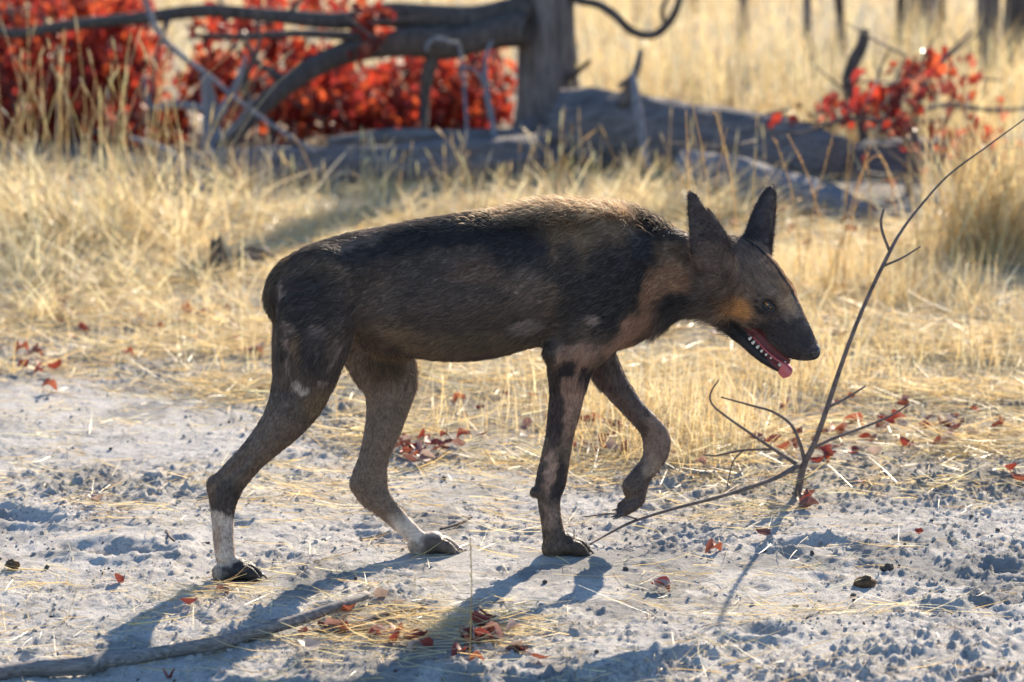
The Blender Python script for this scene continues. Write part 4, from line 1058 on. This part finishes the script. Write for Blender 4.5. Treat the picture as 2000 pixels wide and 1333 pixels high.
bush('sparse red shrub straggling over the right hand logs',
     [[(1782, 420, 13.2, 10), (1776, 350, 13.25, 10), (1786, 280, 13.3, 9), (1792, 200, 13.3, 6), (1830, 130, 13.4, 4), (1900, 60, 13.5, 3)], [(1786, 290, 13.3, 6), (1730, 240, 13.2, 5), (1650, 235, 13.1, 4), (1560, 260, 13.0, 3), (1480, 250, 13.0, 2)], [(1790, 220, 13.3, 5), (1850, 205, 13.4, 5), (1930, 215, 13.4, 5), (2020, 212, 13.4, 4)]],
     [(1720, 180, 70, 45, 13.0, 13.6, 1.4), (1800, 140, 70, 45, 13.1, 13.8, 1.2), (1700, 240, 60, 30, 12.9, 13.4, .9), (1870, 150, 60, 40, 13.2, 13.8, .7), (1600, 235, 70, 25, 12.9, 13.3, .6), (1510, 250, 50, 35, 12.9, 13.2, .4), (1420, 295, 20, 20, 12.8, 13.0, .15), (1760, 260, 90, 30, 13.0, 13.5, .6),
      (1830, 80, 30, 20, 13.2, 13.5, .2), (1850, 290, 100, 40, 13.0, 13.5, .6), (1960, 330, 60, 90, 13.2, 13.8, 1.0), (1950, 120, 50, 50, 13.4, 14, .3)], 270, 24, 1.0, 270, dull=True)
# leaves fallen on the ground
rg = np.random.default_rng(77)
spots = []
for cx, cy, rx, ry, n in ((830, 890, 70, 20, 22), (800, 885, 40, 14, 10), (1190, 860, 60, 40, 16), (1620, 900, 90, 35, 20), (1760, 850, 110, 45, 18), (1880, 850, 60, 25, 9), (495, 708, 16, 8, 5), (120, 620, 24, 40, 7), (400, 640, 60, 30, 6), (940, 1250, 90, 28, 26), (700, 1240, 110, 22, 12),
                          (250, 680, 200, 60, 12), (1480, 700, 250, 120, 22), (1750, 520, 160, 60, 18), (1600, 420, 160, 40, 26), (1850, 420, 120, 60, 16), (1000, 830, 200, 60, 14), (1300, 900, 150, 50, 10), (60, 700, 60, 60, 8), (1560, 985, 40, 10, 4)):
    for _ in range(n): spots.append((cx + rx * rg.normal() * .6, cy + ry * rg.normal() * .6))
spots += [(1488, 1052), (1795, 1051), (370, 1198), (435, 1170), (190, 988), (1975, 938), (1990, 950), (1770, 810), (1950, 846), (1866, 838), (1290, 1152), (745, 1175), (778, 1190), (240, 1148), (330, 1325), (1010, 1272), (930, 1290), (1393, 1072)]
for i, (x, y) in enumerate(spots):
    if y > 1330 or x < -20 or x > 2020: continue
    g = G(x, y); z = float(gz(g[0], g[1]))
    big = y > 820
    j = int(rg.choice(6, p=[.30, .22, .18, .12, .10, .08])) * 3 + int(rg.integers(0, 3))
    o = link('fallen_leaf', FALLM[j], None, None, (float(g[0]), float(g[1]), z + .009 + .010 * (y < 950)))
    o.rotation_euler = (rg.normal() * .38, rg.normal() * .35, rg.uniform(0, 6.28)); o.scale = (float(rg.uniform(.55, 1.1)),) * 3
    if y > 1040: tag(o, 'dry red leaf lying on the open sand among the dog\'s shadows', 'leaf', 'red leaves on the open sand')
    elif y > 780: tag(o, 'curled red leaf in the straw along the road edge', 'leaf', 'red leaves along the road edge')
    else: tag(o, 'small red leaf lying in the straw further back from the road', 'leaf', 'red leaves in the far straw')
for x, y, s, rz in ((605, 1272, 1.0, .3), (1293, 1155, .85, -.3)):
    v, q = leaf_geo(.05, .02, .3, .9, 3.0)
    g = G(x, y); z = float(gz(g[0], g[1]))
    o = link('fallen_leaf', new_mesh('leaf', v, q, tint=(.62, .50, .42)), M_LEAF, None, (float(g[0]), float(g[1]), z + .012))
    o.rotation_euler = (.2, .1, rz); o.scale = (s,) * 3
    tag(o, 'pale bleached leaf lying curled on the open sand', 'leaf', 'pale leaves on the open sand')
# ------------------------------------------------------------------ dry grass
def blades(root, az, L, lean, curve, width, tint, K=3, seed=0):
    rg = np.random.default_rng(seed); N = len(root)
    s = np.linspace(0, 1, K + 1)
    th = lean[:, None] + curve[:, None] * s[None]
    ds = L[:, None] / K
    mid = (th[:, 1:] + th[:, :-1]) / 2
    hx = np.concatenate([np.zeros((N, 1)), np.cumsum(np.sin(mid) * ds, 1)], 1); zz = np.concatenate([np.zeros((N, 1)), np.cumsum(np.cos(mid) * ds, 1)], 1)
    h = np.stack([np.cos(az), np.sin(az), np.zeros(N)], -1); pz = np.stack([-np.sin(az), np.cos(az), np.zeros(N)], -1)
    c = root[:, None] + hx[..., None] * h[:, None] + zz[..., None] * np.array([0, 0, 1.0])
    tw = rg.uniform(-1.2, 1.2, N)
    nrm = np.cos(mid.mean(1))[:, None] * h - np.sin(mid.mean(1))[:, None] * np.array([0, 0, 1.0])
    sd = np.cos(tw)[:, None] * pz + np.sin(tw)[:, None] * nrm
    w = width[:, None] * (1 - .75 * s ** 1.5)[None] * .5
    v = np.stack([c - w[..., None] * sd[:, None], c + w[..., None] * sd[:, None]], 2).reshape(-1, 3)
    n2 = (K + 1) * 2
    b = (np.arange(N) * n2)[:, None, None]
    kk = (np.arange(K) * 2)[None, :, None]
    q = (b + kk + np.array([0, 1, 3, 2])[None, None]).reshape(-1, 4)
    return v, q, np.repeat(tint, n2, 0)
def straw_tint(rg, n, warm=.5):
    a = np.array([.88, .73, .46]); b = np.array([.84, .55, .21]); d = np.array([.46, .31, .15]); g = np.array([.62, .57, .46])
    t = rg.uniform(0, 1, n)[:, None]
    c = a * (1 - t) + b * t if warm > .4 else a * (1 - t * .5) + b * t * .5
    u = rg.uniform(0, 1, n)[:, None]
    c = np.where(u < .10, d, np.where(u > .9, g, c))
    return np.clip(c * rg.uniform(.75, 1.15, n)[:, None], .02, .85)
def stuff(name, label, cat, parts, mat=M_STRAW):
    sp = Soup()
    for v, q, c in parts: sp.add(v, q, None, c)
    return tag(link(name, sp.mesh(name, False), mat), label, cat, kind='stuff')
rg = np.random.default_rng(31)
def zone(n, y0, y1, marg=1.12):
    Y = rg.uniform(y0 ** 1.0, y1 ** 1.0, n); X = rg.uniform(-1, 1, n) * Y * (W0 / 2 / FPX) * marg
    return X, Y
# lying straw
X, Y = zone(110000, 8.1, 13.9)
den = sstep(-.12, .35, Y - edge_y(X)) * (.15 + .85 * sstep(-.35, .35, fbm(X * 2.6, Y * 3.4, 5.0, 3)))
den *= 1 - .85 * sstep(1.05, .6, np.hypot((X - 1.35) / .62, (Y - 13.1) / .8))
kp = rg.uniform(0, 1, len(X)) < den; X, Y = X[kp], Y[kp]; n = len(X)
z = gz(X, Y) + rg.uniform(.002, .028, n) * sstep(0, .6, Y - edge_y(X)) + .002
lying = blades(np.stack([X, Y, z], -1), rg.normal(size=n) * .9 + np.where(rg.uniform(size=n) < .5, 0, np.pi), rg.uniform(.03, .15, n), rg.normal(1.5, .14, n), rg.normal(0, .35, n), rg.uniform(.0012, .0034, n), straw_tint(rg, n), 2, 1)
X, Y = zone(7600, 6.9, 10.2)
kp = rg.uniform(0, 1, len(X)) < sstep(.05, .5, fbm(X * 3, Y * 3, 15.0, 3) + .25) * .9 + .1; X, Y = X[kp], Y[kp]; n = len(X)
onsand = blades(np.stack([X, Y, gz(X, Y) + .004], -1), rg.uniform(0, 6.28, n), rg.uniform(.02, .16, n), rg.normal(1.53, .05, n), rg.normal(0, .22, n), rg.uniform(.0010, .0022, n), straw_tint(rg, n), 3, 2)
parts = [lying, onsand]
for cx, cy, rx, ry, m in ((790, 1225, 130, 26, 220), (960, 1235, 130, 40, 260), (1620, 1200, 220, 14, 90), (400, 1175, 80, 14, 70), (680, 1250, 120, 14, 110), (1450, 1000, 160, 30, 150), (230, 1000, 50, 26, 60), (600, 960, 160, 50, 260), (900, 985, 180, 40, 120)):
    x, y = cx + rx * rg.normal(size=m) * .6, np.minimum(cy + ry * rg.normal(size=m) * .6, 1340)
    ok = np.min([np.hypot((x - a) / 75, (y - b) / 26) for a, b in PAWS], 0) > 1
    x, y = x[ok], y[ok]; m = len(x)
    g = G(x, y)
    parts.append(blades(np.stack([g[:, 0], g[:, 1], gz(g[:, 0], g[:, 1]) + rg.uniform(.003, .016, m)], -1), rg.normal(size=m) * .5 + np.where(rg.uniform(size=m) < .5, 0, np.pi), rg.uniform(.04, .17, m), rg.normal(1.5, .08, m), rg.normal(0, .3, m), rg.uniform(.001, .0022, m), straw_tint(rg, m), 3, 7))
stuff('straw_litter', 'pale dry straw litter lying flat over soil and sand', 'straw', parts)
# short standing golden grass right of the road edge and thinner elsewhere
X, Y = zone(75000, 8.5, 13.6)
gx = X / Y
den = sstep(.05, .5, Y - edge_y(X)) * (.07 + .93 * sstep(-.02, .05, gx) * sstep(12.2, 11.2, Y)) * (1 - .8 * sstep(12.0, 12.7, Y)) * sstep(-.45, .35, fbm(X * 2.6, Y * 1.6, 25.0, 3))
kp = rg.uniform(0, 1, len(X)) < den; X, Y = X[kp], Y[kp]; n = len(X)
stuff('short_grass', 'short golden dry grass standing behind the road edge', 'grass', [blades(np.stack([X, Y, gz(X, Y) - .002], -1), rg.uniform(0, 6.28, n), rg.uniform(.04, .15, n) * (.7 + .5 * sstep(8.6, 9.6, Y)), np.abs(rg.normal(.25, .3, n)), rg.normal(.2, .45, n), rg.uniform(.0010, .0024, n), straw_tint(rg, n), 3, 3)])
# the open straw field beyond the logs
X, Y = [], []
n = 60000
Y = 14.2 + 26 * rg.uniform(0, 1, n) ** 1.7; X = rg.uniform(-1, 1, n) * Y * .16
kp = ((X > .25) | (Y > 16.6 - .6 * rg.uniform(size=n))) & (rg.uniform(0, 1, n) < .25 + .75 * sstep(-.3, .4, fbm(X * .9, Y * .9, 3.0, 3))); X, Y = X[kp], Y[kp]; n = len(X)
stuff('field_grass', 'open field of pale dry grass beyond the logs', 'grass', [blades(np.stack([X, Y, gz(X, Y) - .003], -1), rg.uniform(0, 6.28, n), rg.uniform(.10, .42, n), np.abs(rg.normal(.35, .35, n)), rg.normal(.3, .5, n), rg.uniform(.003, .007, n), straw_tint(rg, n), 2, 4)])
# tussocks, each one a plant
def tussock(label, px, py, n, hmin, hmax, spread, lean_px=0.0, leanv=.3, seed=0, width=.0032, warm=.6, heads=0, group=None, name='grass_tussock', curve=.45, rootr=.06, dark=0.0, tall=1.0):
    r = np.random.default_rng(seed)
    g = G(px, py); o = np.array([g[0], g[1], float(gz(g[0], g[1]))])
    e = empty(name, o, label, 'grass', group)
    root = np.stack([r.normal(size=n) * rootr, r.normal(size=n) * rootr, np.full(n, -.004)], -1)
    az = np.where(r.uniform(size=n) < abs(lean_px), (0.0 if lean_px > 0 else np.pi) + r.normal(size=n) * .5, r.uniform(0, 6.28, n))
    L = r.uniform(hmin, hmax, n); ti = straw_tint(r, n, warm) * (1 - dark)
    v, q, c = blades(root, az, L, np.abs(r.normal(leanv, spread, n)), np.abs(r.normal(curve, .4, n)), r.uniform(.6, 1.2, n) * width, ti, 5, seed + 1)
    tag(link('blades', new_mesh('blades', v, q, smooth=False, tint=c), M_STRAW, e), kind='stuff')
    for i in range(heads):                                # stalks with seed heads
        a = r.uniform(0, 6.28); ln = abs(r.normal(.15, .18)); H = hmax * r.uniform(.9, 1.5) * tall
        s = np.linspace(0, 1, 7)
        p = root[i % n] + np.stack([np.cos(a) * np.sin(ln) * s * H * (.6 + .6 * s), np.sin(a) * np.sin(ln) * s * H * (.6 + .6 * s), s * H * (1 - .12 * s * s)], -1)
        v, q, t = tube(p, np.linspace(.0014, .0007, 7), 5)
        sk = link('stalk', new_mesh('stalk', v, q, t, tint=ti[i % n]), M_STRAW, e)
        d = p[-1] - p[-2]; d /= np.linalg.norm(d)
        hl = r.uniform(.03, .07); hp = p[-1] + d * np.linspace(-hl, .004, 6)[:, None]
        v, q, t = tube(hp, np.array([.0008, .0022, .0028, .0026, .0018, .0005]) * r.uniform(.8, 1.2), 6, .35, 60)
        link('seed_head', new_mesh('seed_head', v, q, t, tint=ti[(i + 1) % n] * 1.05), M_STRAW, sk)
    return e
tl = 'big pale straw tussock fanning out before the dark red bush'
for i, (x, y, n) in enumerate(((70, 475, 170), (165, 500, 200), (255, 480, 200), (335, 492, 140), (5, 450, 150))):
    tussock(tl, x, y, n, .10, .40, .36, -.45, .55, 100 + i, .0058, .3, 15, 'big straw tussocks before the dark red bush', curve=.35, rootr=.085, tall=1.3)
for i, (x, y, n, h) in enumerate(((30, 540, 150, .22), (130, 560, 150, .2), (230, 560, 160, .2), (350, 540, 150, .22), (420, 430, 160, .28), (500, 420, 160, .28), (80, 620, 110, .15), (300, 620, 110, .14), (460, 590, 110, .14))):
    tussock('low flattened straw clump below the big straw tussocks', x, y, n, h * .4, h * 1.35, .45, 0, .95, 140 + i, .0044, .4, 1, 'low straw clumps behind the road', rootr=.09)
for i, (x, y) in enumerate(((560, 432), (640, 430), (700, 425), (775, 425), (840, 420), (900, 420), (965, 420), (1030, 415), (1090, 412))):
    tussock('sparse stalky grass tuft standing before the long left log', x, y, 46, .06, .22, .4, .2, .5, 160 + i, .0046, .35, 6, 'stalky tufts before the long left log', rootr=.085)
for i, (x, y) in enumerate(((1130, 425), (1190, 425), (1250, 430), (1310, 432), (1370, 436), (1430, 438))):
    tussock('leaning straw tuft standing before the big right log', x, y, 85, .08, .29, .35, .6, .7, 180 + i, .0046, .35, 4, 'leaning tufts before the big right log', rootr=.075)
for i, (x, y, n) in enumerate(((1880, 500, 220), (1930, 510, 260), (1985, 505, 300), (2040, 490, 240))):
    tussock('tall golden brown tussock standing beside the dark logs', x, y, n, .18, .50, .2, .3, .2, 200 + i, .0042, .8, 4, 'golden tussocks beside the dark logs', rootr=.07, dark=.12, curve=.25)
for i, (x, y) in enumerate(((1560, 560), (1640, 545), (1720, 570), (1800, 600), (1900, 620), (1500, 620), (1660, 660))):
    tussock('low soft straw clump in the golden grass', x, y, 120, .06, .17, .4, 0, .55, 220 + i, .003, .6, 0, 'straw clumps in the golden grass', rootr=.09)
# fine tall stalks around the dog's head
def stalk(label, rows, Y, r0, r1, group, head=True):
    a = np.array(rows, float); pts = P(a[:, 0], a[:, 1], np.full(len(a), Y))
    b = np.array([pts[0][0], Y, float(gz(pts[0][0], Y))]); pts[0] = b - [0, 0, .004]
    e = empty('grass_stalk', b, label, 'grass stalk', group)
    s = spline(pts, 8) - b
    v, q, t = tube(s, np.linspace(r0, r1, len(s)), 5)
    tn = np.array([.72, .50, .22]) * random.uniform(.7, 1.2)
    link('stem', new_mesh('stem', v, q, t, tint=tn), M_STRAW, e)
    if head:
        sp = Soup(); m = len(s)
        for i in range(int(m * .62), m - 1, 1):
            d = s[i + 1] - s[i]; d /= np.linalg.norm(d) + 1e-9
            sd = np.array([random.uniform(-1, 1), random.uniform(-1, 1), .6]) * .6 + d
            L = random.uniform(.006, .016)
            v, q, t = tube(s[i] + np.outer(np.linspace(0, 1, 4), sd / np.linalg.norm(sd) * L), np.array([.0005, .0011, .001, .0003]), 5)
            sp.add(v, q, t, tn * 1.2)
        link('seed_head', sp.mesh('seed_head'), M_STRAW, e)
gl = 'fine golden grass stalk standing behind the dog\'s head'
Yb = float(G(1600, 600)[1])
for rows in ([(1565, 590), (1560, 480), (1548, 380), (1520, 290), (1512, 275)], [(1618, 600), (1622, 500), (1600, 420), (1576, 340), (1538, 262)], [(1630, 610), (1636, 500), (1652, 400), (1665, 310), (1672, 262)], [(1625, 600), (1640, 500), (1668, 380), (1690, 320), (1700, 288)],
             [(1640, 610), (1655, 500), (1670, 400), (1688, 330), (1716, 305), (1738, 350), (1752, 430)], [(1600, 605), (1640, 480), (1690, 375), (1740, 352), (1756, 350)], [(1780, 600), (1790, 500), (1795, 400), (1815, 350)], [(1560, 600), (1575, 500), (1590, 400), (1610, 330), (1628, 260)],
             [(1650, 620), (1648, 480), (1655, 330), (1662, 250)], [(1700, 600), (1696, 480), (1700, 380), (1690, 290)]):
    stalk(gl, rows, Yb, .0019, .0010, 'fine stalks behind the dog\'s head')
Yc = float(G(1400, 640)[1])
for rows in ([(1345, 640), (1350, 480), (1345, 360), (1340, 215)], [(1395, 640), (1390, 460), (1378, 330), (1352, 200)], [(1400, 640), (1410, 480), (1400, 360), (1420, 250)], [(1430, 640), (1440, 480), (1428, 350), (1400, 230), (1392, 222)], [(1490, 640), (1480, 480), (1470, 380), (1478, 290)]):
    stalk('fine golden grass stalk standing behind the dog\'s ears', rows, Yc, .0018, .0010, 'fine stalks behind the dog\'s ears', False)
Yd = float(G(900, 1290)[1])
stalk('lone thin grass stalk standing in the leaf litter before the dog', [(917, 1290), (920, 1200), (921, 1120), (918, 1050)], Yd, .0013, .0006, None, True)
# soft seed spray
Ye = float(G(1700, 610)[1]); b = np.array([P(1716, 500, Ye)[0], Ye, 0]); b[2] = float(gz(b[0], Ye))
e = empty('seed_spray', b, 'soft golden grass seed spray arching beside the sapling', 'grass')
pts = P(np.array([1690, 1720, 1760, 1800, 1850]), np.array([610, 500, 475, 458, 444]), np.full(5, Ye)); pts[0] = [b[0] - .03, Ye, b[2]]
s = spline(pts, 8) - b
v, q, t = tube(s, np.linspace(.0012, .0005, len(s)), 5); link('stem', new_mesh('stem', v, q, t, tint=(.5, .33, .15)), M_STRAW, e)
sp = Soup(); r_ = np.random.default_rng(9)
for i in range(150):
    f = r_.uniform(.5, 1) ** .6; p0 = s[int(f * (len(s) - 1))]; d = r_.normal(size=3) * [.6, .6, .6] + [.5, 0, .15]; d /= np.linalg.norm(d); L = r_.uniform(.010, .034)
    v, q, t = tube(p0 + np.outer([0, .8, .86, 1], d) * L, np.array([.0002, .0002, .0013, .0003]), 5); sp.add(v, q, t, (.72, .60, .34))
link('seed_head', sp.mesh('seed_head'), M_STRAW, e)
# crumbs of soil and bark on the sand
n = 15000
X, Y = zone(n, 6.95, 10.3)
kp = rg.uniform(0, 1, n) < .15 + .85 * sstep(-.1, .5, fbm(X * 3.2, Y * 3.2, 40.0, 3)); X, Y = X[kp], Y[kp]; n = len(X)
phi_ = (1 + 5 ** .5) / 2
iv = np.array([(-1, phi_, 0), (1, phi_, 0), (-1, -phi_, 0), (1, -phi_, 0), (0, -1, phi_), (0, 1, phi_), (0, -1, -phi_), (0, 1, -phi_), (phi_, 0, -1), (phi_, 0, 1), (-phi_, 0, -1), (-phi_, 0, 1)]) / 1.9
it = np.array([(0, 11, 5), (0, 5, 1), (0, 1, 7), (0, 7, 10), (0, 10, 11), (1, 5, 9), (5, 11, 4), (11, 10, 2), (10, 7, 6), (7, 1, 8), (3, 9, 4), (3, 4, 2), (3, 2, 6), (3, 6, 8), (3, 8, 9), (4, 9, 5), (2, 4, 11), (6, 2, 10), (8, 6, 7), (9, 8, 1)])
sz = .0009 + .0050 * rg.uniform(0, 1, n) ** 5
Vv = (iv[None] * sz[:, None, None] * rg.uniform(.55, 1.3, (n, 12, 1)) * rg.uniform(.7, 1.3, (n, 1, 3))) + np.stack([X, Y, gz(X, Y) + sz * .3], -1)[:, None]
ct = np.where(rg.uniform(size=(n, 1)) < .10, np.array([.11, .09, .075]), np.array([.36, .34, .32])) * rg.uniform(.7, 1.2, (n, 1))
k = NT('soil_crumb'); a_ = k.n('Attribute', attribute_name='tint'); tc = k.n('TexCoord'); f_ = k.noise(tc.outputs['Object'], 300, 3)
M_CRUMB = k.done(k.principled(k.mix(.4, a_.outputs['Color'], k.ramp(f_, [(.3, (.5, .5, .5)), (.7, (1.3, 1.3, 1.3))]), 'MULTIPLY'), .95, None, .1).outputs[0])
tag(link('soil_crumbs', new_mesh('soil_crumbs', Vv.reshape(-1, 3), None, (it[None] + (np.arange(n) * 12)[:, None, None]).reshape(-1, 3), True, np.repeat(ct, 12, 0)), M_CRUMB), 'small crumbs of soil and bark scattered over the sand', 'soil crumbs', kind='stuff')
